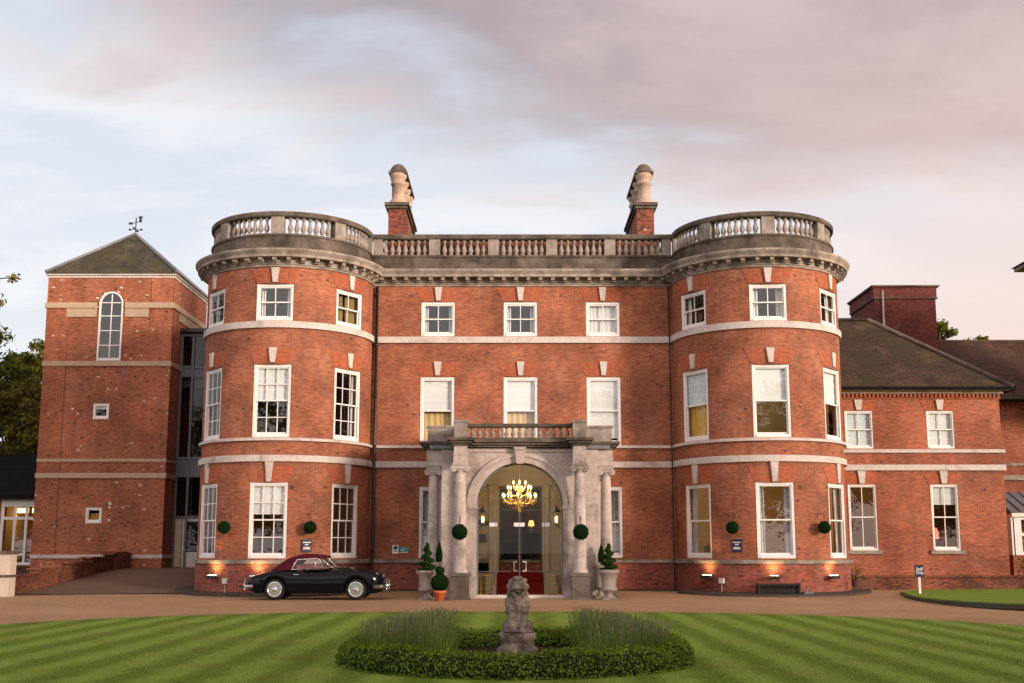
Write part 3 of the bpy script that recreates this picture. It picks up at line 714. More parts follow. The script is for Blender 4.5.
# chimneys: a deep brick stack running back, a moulded cap and a row of stone pots
def chimney(x0, x1, mirror):
    y0, y1 = 43.0, 46.6; mb = MB(); mb.box(x0, x1, y0, y1, 11.76, 14.55); st = mb.build('chimney', 'brick_chim', house)
    mb = MB(); mb.box(x0 - .07, x1 + .07, y0 - .07, y1 + .07, 14.53, 14.64); mb.box(x0 - .14, x1 + .14, y0 - .14, y1 + .14, 14.643, 14.76); mb.build('cap', 'stone_dark', st)
    cx = (x0 + x1) / 2
    for i in range(4):
        y = y0 + .35 + (y1 - y0 - .7) * i / 3; mb = MB()
        mb.lathe(cx, y, [(.36, 14.76), (.36, 14.86), (.29, 14.95), (.245, 15.0), (.245, 15.56), (.29, 15.58), (.29, 15.66), (.25, 15.68), (.27, 15.80), (.33, 15.90), (.33, 16.02)], 16); pt = mb.build('chimney_pot', 'chim_stone', st)
        mb = MB(); mb.lathe(cx, y, [(.35, 16.02), (.35, 16.08), (.30, 16.24), (.19, 16.38), (.10, 16.42)], 16); mb.build('hood', 'stone_dark', pt)
    mb = MB(); mb.box(cx - .36, cx + .36, y0 + .1, y1 - .1, 16.0, 16.1); mb.build('hood_slab', 'stone_dark', st)
chimney(-4.78, -4.12, 1); chimney(4.83, 5.49, -1)

# ------------------------------------------------------------------ portico
XC = .25
POR = (XC, 36.4, -.06)
mb = MB()
def arch_wall(mb, x0, x1, y0, y1, z0, z1, hw, zs, r, N=24):
    """wall with a round-headed opening of half width hw, springing at zs"""
    mb.box(XC + x0, XC - hw, y0, y1, z0, zs); mb.box(XC + hw, XC + x1, y0, y1, z0, zs)
    pts = [(XC - r * math.cos(math.pi * i / N), zs + r * math.sin(math.pi * i / N)) for i in range(N + 1)]
    for y in (y0, y1):
        for a, b in zip(pts, pts[1:]): mb.face([(a[0], y, a[1]), (b[0], y, b[1]), (b[0], y, z1), (a[0], y, z1)])
        for s, x in ((-hw, x0), (hw, x1)): mb.face([(XC + s, y, zs), (XC + x, y, zs), (XC + x, y, z1), (XC + s, y, z1)])
    for a, b in zip(pts, pts[1:]): mb.face([(a[0], y0, a[1]), (b[0], y0, b[1]), (b[0], y1, b[1]), (a[0], y1, a[1])], None, True)
    for x in (x0, x1): mb.face([(XC + x, y0, zs), (XC + x, y1, zs), (XC + x, y1, z1), (XC + x, y0, z1)])
arch_wall(mb, -1.72, 1.72, 36.4, 36.78, -.08, 4.66, 1.37, 2.85, 1.37)
for s in (-1, 1):
    a, b = sorted((XC + s * 1.70, XC + s * 2.50)); mb.box(a, b, 36.80, 37.25, -.08, 4.66)           # set-back piers
    a, b = sorted((XC + s * 1.75, XC + s * 2.2)); mb.box(a, b, 37.25, 40.97, -.08, 4.5)               # side walls
por = mb.build('portico', 'stone_port', house)
mb = MB(); mb.box(XC - 1.74, XC + 1.74, 36.79, 40.94, 4.50, 4.70); mb.build('ceiling', 'cream', por)
# arch mouldings
def ring(mb, r0, r1, y0, y1, zs, N=28):
    P0 = [(XC - r0 * math.cos(math.pi * i / N), zs + r0 * math.sin(math.pi * i / N)) for i in range(N + 1)]; P1_ = [(XC - r1 * math.cos(math.pi * i / N), zs + r1 * math.sin(math.pi * i / N)) for i in range(N + 1)]
    for i in range(N):
        a, b, c, d = P0[i], P0[i + 1], P1_[i + 1], P1_[i]
        mb.face([(a[0], y0, a[1]), (b[0], y0, b[1]), (c[0], y0, c[1]), (d[0], y0, d[1])])
        mb.face([(d[0], y0, d[1]), (c[0], y0, c[1]), (c[0], y1, c[1]), (d[0], y1, d[1])], None, True); mb.face([(a[0], y1, a[1]), (b[0], y1, b[1]), (b[0], y0, b[1]), (a[0], y0, a[1])], None, True)
mb = MB(); ring(mb, 1.372, 1.60, 36.36, 36.4, 2.85); ring(mb, 1.56, 1.68, 36.32, 36.4, 2.85); mb.build('archivolt', 'stone_port', por)
for s in (-1, 1):
    mb = MB(); a, b = sorted((XC + s * 1.36, XC + s * 1.69)); mb.box(a, b, 36.345, 36.41, .72, 2.76); mb.box(a - .03, b + .03, 36.31, 36.8, 2.76, 2.86); mb.box(a - .02, b + .02, 36.30, 36.42, -.08, .62); mb.box(a - .01, b + .01, 36.32, 36.42, .62, .72); mb.build('jamb', 'stone_port', por)
mb = MB(); mb.hexa([(XC - .11, 36.24, 4.18), (XC + .11, 36.24, 4.18), (XC + .11, 36.4, 4.18), (XC - .11, 36.4, 4.18), (XC - .17, 36.2, 4.62), (XC + .17, 36.2, 4.62), (XC + .17, 36.4, 4.62), (XC - .17, 36.4, 4.62)]); mb.box(XC - .19, XC + .19, 36.16, 36.4, 4.622, 4.69); mb.build('keystone', 'stone_port', por)
# columns
def column(x, y, rb, rt, z0, zb, zc, ped):
    if ped:
        mb = MB(); mb.box(x - .28, x + .28, y - .28, y + .28, z0, .70); mb.box(x - .32, x + .32, y - .32, y + .32, z0, .06); mb.box(x - .32, x + .32, y - .32, y + .32, .70, .79); mb.build('pedestal', 'stone_ped', por)
    mb = MB(); h = zc - zb - .13
    mb.lathe(x, y, [(rb * 1.32, zb), (rb * 1.32, zb + .05), (rb * 1.15, zb + .07), (rb * 1.22, zb + .11), (rb * 1.02, zb + .13)] + [(rb + (rt - rb) * max(0, (t - .3) / .7) ** 1.2, zb + .13 + h * t) for t in fr(0, 1, 8)], 24); mb.build('column', 'stone_port', por)
    mb = MB(); mb.lathe(x, y, [(rt, zc), (rt * 1.12, zc + .02), (rt * 1.12, zc + .05), (rt * 1.2, zc + .08)], 20)
    for s in (-1, 1):
        cx = x + s * rt * 1.22; mb.tube([(cx, y - rt * 1.12, zc + .12), (cx, y + rt * 1.12, zc + .12)], .105, 14); mb.tube([(cx, y - rt * 1.12 - .02, zc + .12), (cx, y - rt * 1.12, zc + .12)], .04, 10)
    mb.box(x - rt * 1.25, x + rt * 1.25, y - rt * 1.08, y + rt * 1.08, zc + .10, zc + .22); mb.box(x - rt * 1.5, x + rt * 1.5, y - rt * 1.3, y + rt * 1.3, zc + .222, zc + .30); mb.build('capital', 'stone_port', por)
for s in (-1, 1):
    column(XC + s * 1.85, 35.86, .19, .16, -.08, .79, 3.87, True)
    column(XC + s * 2.78, 37.30, .19, .158, -.08, .55, 3.85, True)
    column(XC + s * 2.74, 40.45, .18, .155, -.05, .60, 3.85, True)
# entablature blocks, cornice, parapet
mb = MB()
for s in (-1, 1):
    x = XC + s * 1.85; mb.box(x - .21, x + .21, 35.64, 36.42, 4.17, 4.40); mb.box(x - .225, x + .225, 35.625, 36.42, 4.402, 4.44); mb.box(x - .20, x + .20, 35.65, 36.42, 4.442, 4.70)
    a, b = sorted((XC + s * 2.50, XC + s * 3.0)); mb.box(a, b, 37.06, 40.95, 4.16, 4.70); a, b = sorted((XC + s * 2.48, XC + s * 3.02)); mb.box(a, b, 37.04, 40.94, 4.36, 4.41)
mb.box(XC - 1.66, XC + 1.66, 36.36, 36.42, 4.55, 4.60)
mb.build('entablature', 'stone_port', por)
mb = MB()
def cstep(x0, x1, y0, y1, k=1):
    mb.box(x0 - .06, x1 + .06, y0 - .06, y1, 4.70 + .001 * k, 4.77); mb.box(x0 - .14, x1 + .14, y0 - .14, y1, 4.77 + .001 * k, 4.85 + .001 * k); mb.box(x0 - .22, x1 + .22, y0 - .22, y1, 4.85 + .002 * k, 4.93 + .003 * k)
cstep(XC - 1.7, XC + 1.7, 36.36, 36.9, 0)
for s in (-1, 1):
    cstep(XC + s * 1.85 - .2, XC + s * 1.85 + .2, 35.64, 36.5, 1)
    a, b = sorted((XC + s * 1.75, XC + s * 3.0)); cstep(a, b, 37.05, 40.95, 2)
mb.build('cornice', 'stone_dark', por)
mb = MB(); mb.box(XC - 2.9, XC + 2.9, 36.9, 40.95, 4.702, 4.90); mb.build('roof_deck', 'lead', por)
mb = MB(); mb.box(XC - 1.66, XC + 1.66, 36.22, 36.50, 4.935, 5.0); mb.box(XC - 1.66, XC + 1.66, 36.20, 36.52, 5.34, 5.44)
bal2 = mb.build('balcony_rail', 'stone_dark', por)
mb = MB(); mb.lathe(0, 0, [(r * .8, z * .34 / .60) for r, z in prof], 10); o_ = mb.build('baluster', 'stone', None); b2 = o_.data; bpy.data.objects.remove(o_)
for i in range(15): inst(b2, 'baluster', por, (XC - 1.5 + 3.0 * i / 14, 36.36, 5.0))
for s in (-1, 1):
    x = XC + s * 1.85; mb = MB(); mb.box(x - .2, x + .2, 35.72, 36.15, 4.94, 5.42); mb.box(x - .23, x + .23, 35.69, 36.18, 5.42, 5.50); mb.box(x - .17, x + .17, 36.15, 37.1, 4.94, 5.40); mb.build('parapet_pier', 'stone', por)
    mb = MB(); a, b = sorted((XC + s * 2.10, XC + s * 2.98)); mb.box(a, b, 37.10, 37.34, 4.945, 5.40); mb.box(a - .04, b + .04, 37.06, 37.38, 5.40, 5.47)
    a, b = sorted((XC + s * 2.76, XC + s * 2.97)); mb.box(a, b, 37.34, 40.9, 4.945, 5.40); a, b = sorted((XC + s * 2.72, XC + s * 3.01)); mb.box(a, b, 37.38, 40.9, 5.402, 5.468); mb.build('parapet', 'stone', por)
# porch interior: back wall with the doorway, floor, steps, red carpet, cheek walls
mb = MB(); wall_grid(mb, Flat(40.95), XC - 1.74, XC + 1.74, -.05, 4.5, [(-.46, 1.06, .70, 3.72)], .06); mb.build('porch_wall', 'porch', por)
mb = MB(); mb.box(XC - 1.74, XC + 1.74, 36.8, 40.9, -.06, .03); mb.box(XC - 1.37, XC + 1.37, 36.36, 36.8, -.06, .035); mb.box(XC - 1.7, XC + 1.7, 40.3, 40.94, .03, .70)
for i in range(4): mb.box(-.9, 1.5, 39.1 + .3 * i, 40.3, .03 if i == 0 else .03 + .165 * i + .001, .03 + .167 * (i + 1))
mb.build('steps', 'porch', por)
mb = MB()
for i in range(4):
    y = 39.1 + .3 * i; z0, z1 = .03 + .167 * i, .03 + .167 * (i + 1); mb.box(-.52, 1.08, y - .008, y, z0, z1 + .008); mb.box(-.52, 1.08, y, y + .3, z1 + .0005, z1 + .008)
mb.box(-.52, 1.08, 40.3, 40.94, .7005, .712); mb.box(-.52, 1.08, 37.2, 39.09, .031, .04); mb.build('carpet', 'red_carpet', por)
mb = MB(); mb.box(XC - 1.37, XC + 1.37, 36.36, 36.42, .0355, .11); mb.build('threshold', 'grey_white', por)
for s in (-1, 1):
    mb = MB(); x = XC + s * 1.05; xa, xb = x - .22, x + .22
    for xx in (xa, xb): mb.tube([(xx, 38.6, .03), (xx, 38.6, .66)], .018, 6)
    for z in (.24, .40, .64): mb.tube([(xa, 38.6, z), (xb, 38.6, z)], .014, 6)
    mb.build('railing', 'brass', por)
# pilasters and panels on the porch back wall
for s in (-1, 1):
    mb = MB(); a, b = sorted((XC + s * .84, XC + s * 1.06)); mb.box(a, b, 40.86, 40.95, .71, 3.75); mb.box(a - .03, b + .03, 40.84, 40.95, 3.6, 3.72); mb.build('pilaster', 'porch', por)
mb = MB(); mb.box(XC - 1.7, XC + 1.7, 40.84, 40.95, 3.78, 3.92); mb.box(XC - 1.7, XC + 1.7, 40.80, 40.95, 4.25, 4.5)
for y in (37.6, 39.2): mb.box(XC - 1.74, XC + 1.74, y, y + .25, 4.36, 4.5)
mb.build('ceiling_moulding', 'porch', por)
mb = MB(); mb.box(-1.25, -.72, 40.90, 40.948, 2.35, 2.5); mb.box(-1.15, -.90, 40.90, 40.945, 1.75, 2.05); mb.build('notice_panel', 'wood_dark', por)
# inner doorway and hall
mb = MB(); 
for x in (-.46, .20, 1.0): mb.box(x, x + (.06 if x != .20 else .14), 40.97, 41.05, .70, 3.72)
mb.box(-.40, 1.0, 40.97, 41.05, 3.62, 3.72); mb.box(-.40, 1.0, 40.975, 41.045, 2.86, 2.92)
mb.build('inner_door', 'wood_dark', por)
mb = MB(); hx0, hx1, hy0, hy1, hz0, hz1 = -1.25, 1.85, 41.3, 45.1, .70, 4.15
mb.face([(hx0, hy1 - .05, hz0), (hx1, hy1 - .05, hz0), (hx1, hy1 - .05, hz1), (hx0, hy1 - .05, hz1)])
mb.build('hall_wall', 'room_warm', por)
mb = MB(); mb.box(-.3, .2, 44.2, 44.9, .7, 1.75); mb.box(.55, 1.05, 43.2, 43.9, .7, 2.1); mb.box(-.9, -.35, 42.6, 43.2, .7, 2.2); mb.box(.2, .5, 44.3, 44.8, .7, 2.9); mb.build('hall_furniture', 'room_dark', por)
# glazed screen in the arch with double doors
mb = MB(); YG = 36.62; N = 24
pts = [(XC - 1.36 * math.cos(math.pi * i / N), YG, 2.85 + 1.36 * math.sin(math.pi * i / N)) for i in range(N + 1)]
mb.face([(XC - 1.36, YG, .11)] + pts + [(XC + 1.36, YG, .11)]); scr = mb.build('glass_screen', 'glass_door', por)
mb = MB(); mb.tube([(XC - 1.34, YG, .11)] + [(XC + (p[0] - XC) * .985, YG, 2.85 + (p[2] - 2.85) * .985) for p in pts] + [(XC + 1.34, YG, .11)], .028, 6)
for x in (XC - .78, XC - .01, XC + .78): mb.box(x - .008, x + .008, YG - .012, YG - .004, .12, 2.9)
mb.box(XC - .98, XC + .95, YG - .014, YG - .003, 3.08, 3.10); mb.box(XC - 1.33, XC + 1.33, YG - .014, YG - .003, .82, .832)
mb.build('screen_frame', 'steel', scr)
for x in (XC - .19, XC + .19):
    s = -1 if x < XC else 1; mb = MB(); mb.tube([(x - s * .10, YG - .05, 1.12), (x, YG - .05, 1.12), (x, YG - .05, .84), (x - s * .10, YG - .05, .84)], .02, 6); mb.build('door_handle', 'white', scr)
for x in (XC - .84, XC - .02, XC + .82): mb = MB(); mb.box(x - (.12 if abs(x - XC) > .1 else .17), x + (.12 if abs(x - XC) > .1 else .17), YG - .012, YG - .006, 2.22, 2.34); mb.build('door_notice', 'white', scr)

# chandelier: hangs in the porch, lit
ch = thing('chandelier', 'lit gold chandelier hanging in the arched entrance porch', 'chandelier', (.25, 38.6, 4.5))
cx, cy = .25, 38.6
mb = MB(); mb.tube([(cx, cy, 4.5), (cx, cy, 3.65)], .015, 6); mb.lathe(cx, cy, [(.02, 2.72), (.07, 2.76), (.03, 2.82), (.10, 2.92), (.13, 3.0), (.06, 3.1), (.04, 3.25), (.09, 3.36), (.05, 3.46), (.03, 3.66)], 14); mb.build('stem', 'brass', ch)
arms = [(k * 2 * math.pi / 10 + .2, .56, 3.10) for k in range(10)] + [(k * 2 * math.pi / 6 + .3, .40, 3.36) for k in range(6)] + [(k * 2 * math.pi / 4, .2, 3.52) for k in range(4)]
for a, r, z in arms:
    dx, dy = math.cos(a), math.sin(a); mb = MB()
    mb.tube([(cx + dx * r * t, cy + dy * r * t, z - .12 * math.sin(math.pi * t) + .05 * t) for t in fr(.05, 1, 7)], .016, 6); mb.lathe(cx + dx * r, cy + dy * r, [(.02, z + .03), (.06, z + .07), (.02, z + .08), (.02, z + .14)], 8)
    ar = mb.build('arm', 'brass', ch); mb = MB(); mb.lathe(cx + dx * r, cy + dy * r, [(.018, z + .14), (.034, z + .18), (.030, z + .22), (.006, z + .27)], 8); mb.build('bulb', 'bulb', ar)
mb = MB()
for k in range(90):
    a = random.uniform(0, 6.28); r = random.uniform(.08, .6); z = 3.14 - .3 * (1 - r / .62) + random.uniform(-.06, .22 * (1.2 - r)); mb.lathe(cx + r * math.cos(a), cy + r * math.sin(a), [(.002, z - .07), (.018, z - .03), (.002, z)], 5, True, False)
mb.build('crystal_drops', 'brass', ch)
def lamp(name, loc, col, power, rad, parent=None):
    l = bpy.data.lights.new(name, 'POINT'); l.energy = power; l.color = col; l.shadow_soft_size = rad; o = bpy.data.objects.new(name, l); COL.objects.link(o)
    if parent: o.parent = parent; o.location = Vector(loc) - ROOT[parent.name]
    else: o.location = loc
    return o
lamp('chandelier_light', (cx, cy - .1, 3.55), (1, .66, .28), 64, .35, ch)
for s in (-1, 1):
    x, y, z = XC + s * 1.21, 38.2, 2.30
    t = thing('wall_lantern', ['lit lantern on the porch wall nearer the terracotta pot', 'lit lantern on the porch wall nearer the navy plaque'][s > 0], 'lantern', (x, y, z), 'lit lanterns inside the porch')
    mb = MB(); mb.lathe(x, y, [(.03, z - .03), (.09, z), (.09, z + .02)], 6, False); mb.lathe(x, y, [(.15, z + .42), (.13, z + .46), (.05, z + .56), (.02, z + .64)], 6, False)
    for k in range(6): a = k * math.pi / 3; mb.tube([(x + .085 * math.cos(a), y + .085 * math.sin(a), z), (x + .14 * math.cos(a), y + .14 * math.sin(a), z + .43)], .008, 4)
    mb.tube([(x + s * .53, y, z + .1), (x + s * .2, y, z - .12), (x, y, z - .03)], .015, 6); mb.build('cage', 'black', t)
    mb = MB(); mb.lathe(x, y, [(.03, z + .08), (.045, z + .18), (.03, z + .29)], 8); mb.build('flame', 'lamp_glow', t)
    lamp('lantern_light', (x - s * .05, y - .2, z + .2), (1, .6, .25), 7, .1, t)
# hall lamp seen through the doorway, standing on a chest
t = thing('hall_lamp', 'glowing orange lamp seen through the entrance doorway', 'lamp', (.72, 43.5, 2.1))
mb = MB(); mb.lathe(.72, 43.5, [(.08, 2.1), (.05, 2.14), (.03, 2.3), (.05, 2.38)], 10); mb.build('base', 'brass', t)
mb = MB(); mb.lathe(.72, 43.5, [(.12, 2.38), (.07, 2.58)], 14, True, False); mb.build('shade', 'shade_glow', t); lamp('hall_light', (.3, 43.1, 3.4), (1, .55, .22), 4, .3, t)
lamp('room_light', (-7.9, 41.8, 3.6), (1, .50, .2), 22, .3, house); lamp('room_light', (8.6, 41.4, 3.6), (1, .70, .38), 190, .35, house)
lamp('room_light', (8.7, 42, 7.4), (1, .68, .36), 110, .35, house); lamp('room_light', (-2.7, 43, 7.3), (1, .66, .3), 26, .3, house); lamp('room_light', (.3, 43, 7.3), (1, .66, .3), 26, .3, house)
for x in (-3.3, 3.9): lamp('room_light', (x, 43, 3.4), (1, .6, .3), 10, .3, house)

# ------------------------------------------------------------------ brick stair tower
tower = thing('brick_tower', 'square brick tower with pyramid roof, tall arched window and weather vane', 'tower', (-17.9, 50, .6))
TX0, TX1, TY0, TY1 = -20.60, -15.06, 50.0, 55.6; TF = Flat(TY0)
mb = MB(); AX = -17.78; AW = .53; AZ0, AZS = 9.72, 12.30
sq = [(-17.98 - .34, -17.98 + .34, 7.13, 7.81), (-18.05 - .34, -18.05 + .34, 2.62, 3.29)]
wall_grid(mb, TF, TX0, TX1, .2, 13.62, sq + [(AX - AW, AX + AW, AZ0, AZS + AW)], .22)
# spandrels that round the head of the tall window
N = 16; pts = [(AX - AW * math.cos(math.pi * i / N), AZS + AW * math.sin(math.pi * i / N)) for i in range(N + 1)]
for a, b in zip(pts, pts[1:]):
    mb.face([(a[0], TY0, a[1]), (b[0], TY0, b[1]), (b[0], TY0, AZS + AW), (a[0], TY0, AZS + AW)], [a, b, (b[0], AZS + AW), (a[0], AZS + AW)])
    mb.face([(a[0], TY0, a[1]), (b[0], TY0, b[1]), (b[0], TY0 + .22, b[1]), (a[0], TY0 + .22, a[1])])
for (x0, y0), (x1, y1) in (((TX1, TY0), (TX1, TY1)), ((TX1, TY1), (TX0, TY1)), ((TX0, TY1), (TX0, TY0))): mb.face([(x0, y0, .2), (x1, y1, .2), (x1, y1, 13.62), (x0, y0, 13.62)])
mb.build('wall', 'brick_tower', tower)
mb = MB(); e = .035
for x0, x1 in ((TX0 - e, TX0 + .95), (TX1 - .95, TX1 + e)): mb.box(x0, x1, TY0 - e, TY0 + .02, .2, 13.5)
mb.box(TX1 - .02, TX1 + e, TY0 - e + .003, TY0 + .95, .2, 13.5); mb.build('pilaster', 'brick_tower', tower)
TP = [(TX0, TY1), (TX0, TY0), (TX1, TY0), (TX1, TY1)]
def tband(z0, z1, o, mat, gap=None):
    mb = MB(); pr = [(0, z0), (o, z0), (o, z1), (0, z1 + .01)]
    if gap:
        sweep(mb, TP[:2] + [(gap[0], TY0)], pr); sweep(mb, [(gap[1], TY0)] + TP[2:], pr)
        for g in gap: mb.face([(g, TY0, z0), (g, TY0 - o, z0), (g, TY0 - o, z1), (g, TY0, z1)])
    else: sweep(mb, TP, pr)
    mb.build('string_course', mat, tower)
tband(12.08, 12.33, .10, 'stone_band', (AX - AW - .1, AX + AW + .1)); tband(9.48, 9.70, .07, 'stone_band'); tband(5.27, 5.40, .05, 'stone_band'); tband(4.56, 4.78, .07, 'stone_band'); tband(1.13, 1.28, .06, 'stone_white')
for x0, x1 in ((-19.75, AX - AW - .1), (AX + AW + .1, -16.1)): mb = MB(); mb.box(x0, x1, TY0 - .05, TY0, 11.68, 12.078); mb.build('apron', 'stone_band', tower)
mb = MB(); mb.box(TX1, TX1 + .05, 51, 54.6, 11.68, 12.078); mb.build('apron', 'stone_band', tower)
mb = MB(); sweep(mb, TP + TP[:2], [(0, 13.45), (.05, 13.46), (.05, 13.56), (.12, 13.57), (.12, 13.66), (.0, 13.67)]); mb.build('eaves', 'stone_white', tower)
ap = ((TX0 + TX1) / 2, (TY0 + TY1) / 2, 16.25); o = .14
cr = [(TX0 - o, TY0 - o, 13.70), (TX1 + o, TY0 - o, 13.70), (TX1 + o, TY1 + o, 13.70), (TX0 - o, TY1 + o, 13.70)]
mb = MB()
for a, b in zip(cr, cr[1:] + cr[:1]): mb.face([a, b, ap]); mb.face([a, b, (b[0], b[1], 13.63), (a[0], a[1], 13.63)])
mb.face([(x, y, 13.632) for x, y, z in cr]); rf = mb.build('roof', 'slate', tower)
mb = MB()
for k in (0, 1, 2, 3): c = Vector(cr[k]); mb.tube([c + Vector((0, 0, .02)), Vector(ap) + Vector((0, 0, .02))], .075, 6)
mb.build('hip_flashing', 'lead', rf)
mb = MB(); ax, ay, az = ap; mb.tube([(ax, ay, az), (ax, ay, az + .80)], .025, 6); mb.tube([(ax - .27, ay, az + .22), (ax + .27, ay, az + .22)], .014, 5); mb.tube([(ax, ay - .27, az + .22), (ax, ay + .27, az + .22)], .014, 5)
for q in ((-.27, 0), (.27, 0), (0, -.27), (0, .27)): mb.box(ax + q[0] - .05, ax + q[0] + .05, ay + q[1] - .02, ay + q[1] + .02, az + .18, az + .27)
mb.tube([(ax - .30, ay + .05, az + .52), (ax + .30, ay - .05, az + .62)], .016, 5); mb.box(ax - .34, ax - .16, ay - .01, ay + .01, az + .47, az + .58); mb.box(ax + .16, ax + .28, ay - .05, ay - .03, az + .57, az + .84); mb.box(ax + .12, ax + .33, ay - .05, ay - .03, az + .80, az + .86); mb.build('weather_vane', 'black', rf)
# tall arched window
mb = MB(); F = frame(AX, TY0); t_ = .07
for s in (-1, 1): mb.fbox(F, *sorted((s * AW, s * (AW - t_))), -.10, .03, AZ0, AZS)
mb.fbox(F, -AW + t_, AW - t_, -.10, .05, AZ0, AZ0 + .12)
for i in range(N):
    a, b = math.pi * i / N, math.pi * (i + 1) / N; r1, r0 = AW, AW - t_
    q = [(-r1 * math.cos(a), AZS + r1 * math.sin(a)), (-r1 * math.cos(b), AZS + r1 * math.sin(b)), (-r0 * math.cos(b), AZS + r0 * math.sin(b)), (-r0 * math.cos(a), AZS + r0 * math.sin(a))]
    mb.face([F(u, .03, z) for u, z in q]); mb.face([F(q[3][0], .03, q[3][1]), F(q[2][0], .03, q[2][1]), F(q[2][0], -.1, q[2][1]), F(q[3][0], -.1, q[3][1])])
mb.fbox(F, -.02, .02, -.08, -.03, AZ0 + .1, AZS + AW - .05)
for z in (10.42, 11.08, 11.74, 12.34): mb.fbox(F, -AW + .05, AW - .05, -.079, -.031, z - .02, z + .02)
wn = mb.build('window', 'white', tower, 'tall round headed white window'); mb = MB(); mb.face([F(-AW, -.06, AZ0)] + [F(p[0] - AX, -.06, p[1]) for p in pts] + [F(AW, -.06, AZ0)]); mb.build('pane', 'glass', wn)
for i, (x0, x1, z0, z1) in enumerate(sq): window(tower, frame((x0 + x1) / 2, TY0), z0, z1, x1 - x0, 1, 1, single=0, low=((.0, 'room_dark') if i == 0 else (.7, 'ochre')) if i else None, fw=.07, rec=-.01, blind=(.3, 'blind') if i == 0 else None)
mb = MB(); mb.face([(TX0 + .1, 52, .3), (TX1 - .1, 52, .3), (TX1 - .1, 52, 13.4), (TX0 + .1, 52, 13.4)]); mb.build('room_wall', 'room_dark', tower)

# ------------------------------------------------------------------ glazed link between tower and house
link = thing('glass_link', 'narrow glazed link between the square brick tower and the rounded bay', 'building', (-13, 51.5, .7))
LX0, LX1, LYF = -15.02, -11.0, 51.6; mb = MB()
mull = [-15.0, -14.48, -13.5, -12.2, -11.05]
for x in mull: mb.box(x - .05, x + .05, LYF - .1, LYF + .05, .66, 11.15)
for z0, z1 in ((11.1, 11.25), (9.62, 9.74), (9.22, 9.32), (5.50, 5.60), (4.70, 4.82), (2.86, 2.98), (.64, .72)): mb.box(LX0, LX1, LYF - .09, LYF + .04, z0, z1)
mb.build('frame', 'steel', link)
mb = MB(); mb.box(LX0 - .0, LX1, LYF - .35, LYF + 3, 11.26, 11.42); mb.build('roof', 'black', link)
for z0, z1 in ((9.325, 9.615), (4.825, 5.495)): mb = MB(); mb.box(LX0, LX1, LYF - .05, LYF + .02, z0, z1); mb.build('spandrel', 'steel', link)
mb = MB(); mb.box(LX0, LX1, LYF + .2, LYF + .3, 8.8, 9.2); mb.build('ceiling_strip', 'grey_white', link)
mb = MB()
for z0, z1 in ((9.74, 11.1), (5.6, 9.22), (2.98, 4.7)): mb.face([(LX0, LYF - .02, z0), (LX1, LYF - .02, z0), (LX1, LYF - .02, z1), (LX0, LYF - .02, z1)])
mb.build('pane', 'glass_dark', link)
mb = MB(); mb.face([(LX0, LYF + 2.6, .6), (LX1, LYF + 2.6, .6), (LX1, LYF + 2.6, 11.2), (LX0, LYF + 2.6, 11.2)])
for z in (.68, 5.1, 9.5): mb.face([(LX0, LYF + .05, z), (LX1, LYF + .05, z), (LX1, LYF + 2.6, z), (LX0, LYF + 2.6, z)])
mb.build('back_wall', 'room_grey', link)
for x, z in ((-13.8, 10.5), (-13.75, 7.0)): mb = MB(); mb.tube([(x, LYF - .06, z), (x, LYF - .03, z)], .17, 16); mb.build('safety_disc', 'blue', link)
d = MB(); d.box(-14.95, -14.68, LYF - .06, LYF, .74, 2.84); sp = d.build('side_panel', 'cream', link)
F = frame(-14.20, LYF); d = MB()
d.fbox(F, -.45, -.34, -.02, .05, .72, 2.85); d.fbox(F, .34, .45, -.02, .05, .72, 2.85); d.fbox(F, -.34, .34, -.02, .05, 2.74, 2.85); d.fbox(F, -.34, .34, -.02, .05, .72, 1.45); d.fbox(F, -.34, .34, -.02, .05, 1.9 - .5, 1.46)
dr = d.build('door', 'grey_white', link); d = MB(); d.face([F(-.34, .01, 1.46), F(.34, .01, 1.46), F(.34, .01, 2.74), F(-.34, .01, 2.74)]); d.build('pane', 'glass_dark', dr); d = MB(); d.tube([F(.28, .1, 1.5), F(.28, .1, 1.9)], .02, 6); d.build('handle', 'chrome', dr)

# ------------------------------------------------------------------ brick side wing
wing = thing('side_wing', 'two storey brick wing with a mossy hipped roof beside the rounded bay', 'building', (15, 43, 0))
GX0, GX1, GY, GD = 11.0, 18.35, 43.0, 50.4; GF = Flat(GY); gw = [(13.03, 1.05), (16.09, 1.02)]
GZ = [(1.47, 3.90), (5.24, 6.66)]
mb = MB(); wall_grid(mb, GF, GX0, GX1, -.1, 7.3, [(x - w_ / 2, x + w_ / 2, *z) for x, w_ in gw for z in GZ]); mb.face([(GX1, GY, -.1), (GX1, GD, -.1), (GX1, GD, 7.3), (GX1, GY, 7.3)]); mb.build('wall', 'brick_wing', wing)
GP = [(GX0, GY), (GX1, GY), (GX1, GD)]
mb = MB(); sweep(mb, GP, [(0, 7.1), (.05, 7.11), (.05, 7.16), (0, 7.17)]); 
for x in fr(GX0 + .1, GX1 - .05, 46): mb.box(x - .045, x + .045, GY - .11, GY, 7.17, 7.30)
mb.build('dentil_course', 'brick_rub', wing)
mb = MB(); sweep(mb, GP, [(0, 7.30), (.13, 7.305), (.13, 7.41), (0, 7.42)]); mb.build('fascia', 'stone_white', wing)
for z0, z1, o, mt in ((5.08, 5.2, .08, 'stone_white'), (4.42, 4.63, .08, 'stone_white')): mb = MB(); sweep(mb, GP, [(0, z0), (o, z0), (o, z1), (0, z1 + .01)]); mb.build('string_course', mt, wing)
mb = MB(); mb.box(GX0, GX1 + .4, GY - .40, GY, -.1, .50); mb.box(GX0, GX1 + .4, GY - .45, GY, .50, .57); mb.build('plinth', 'brick_old', wing)
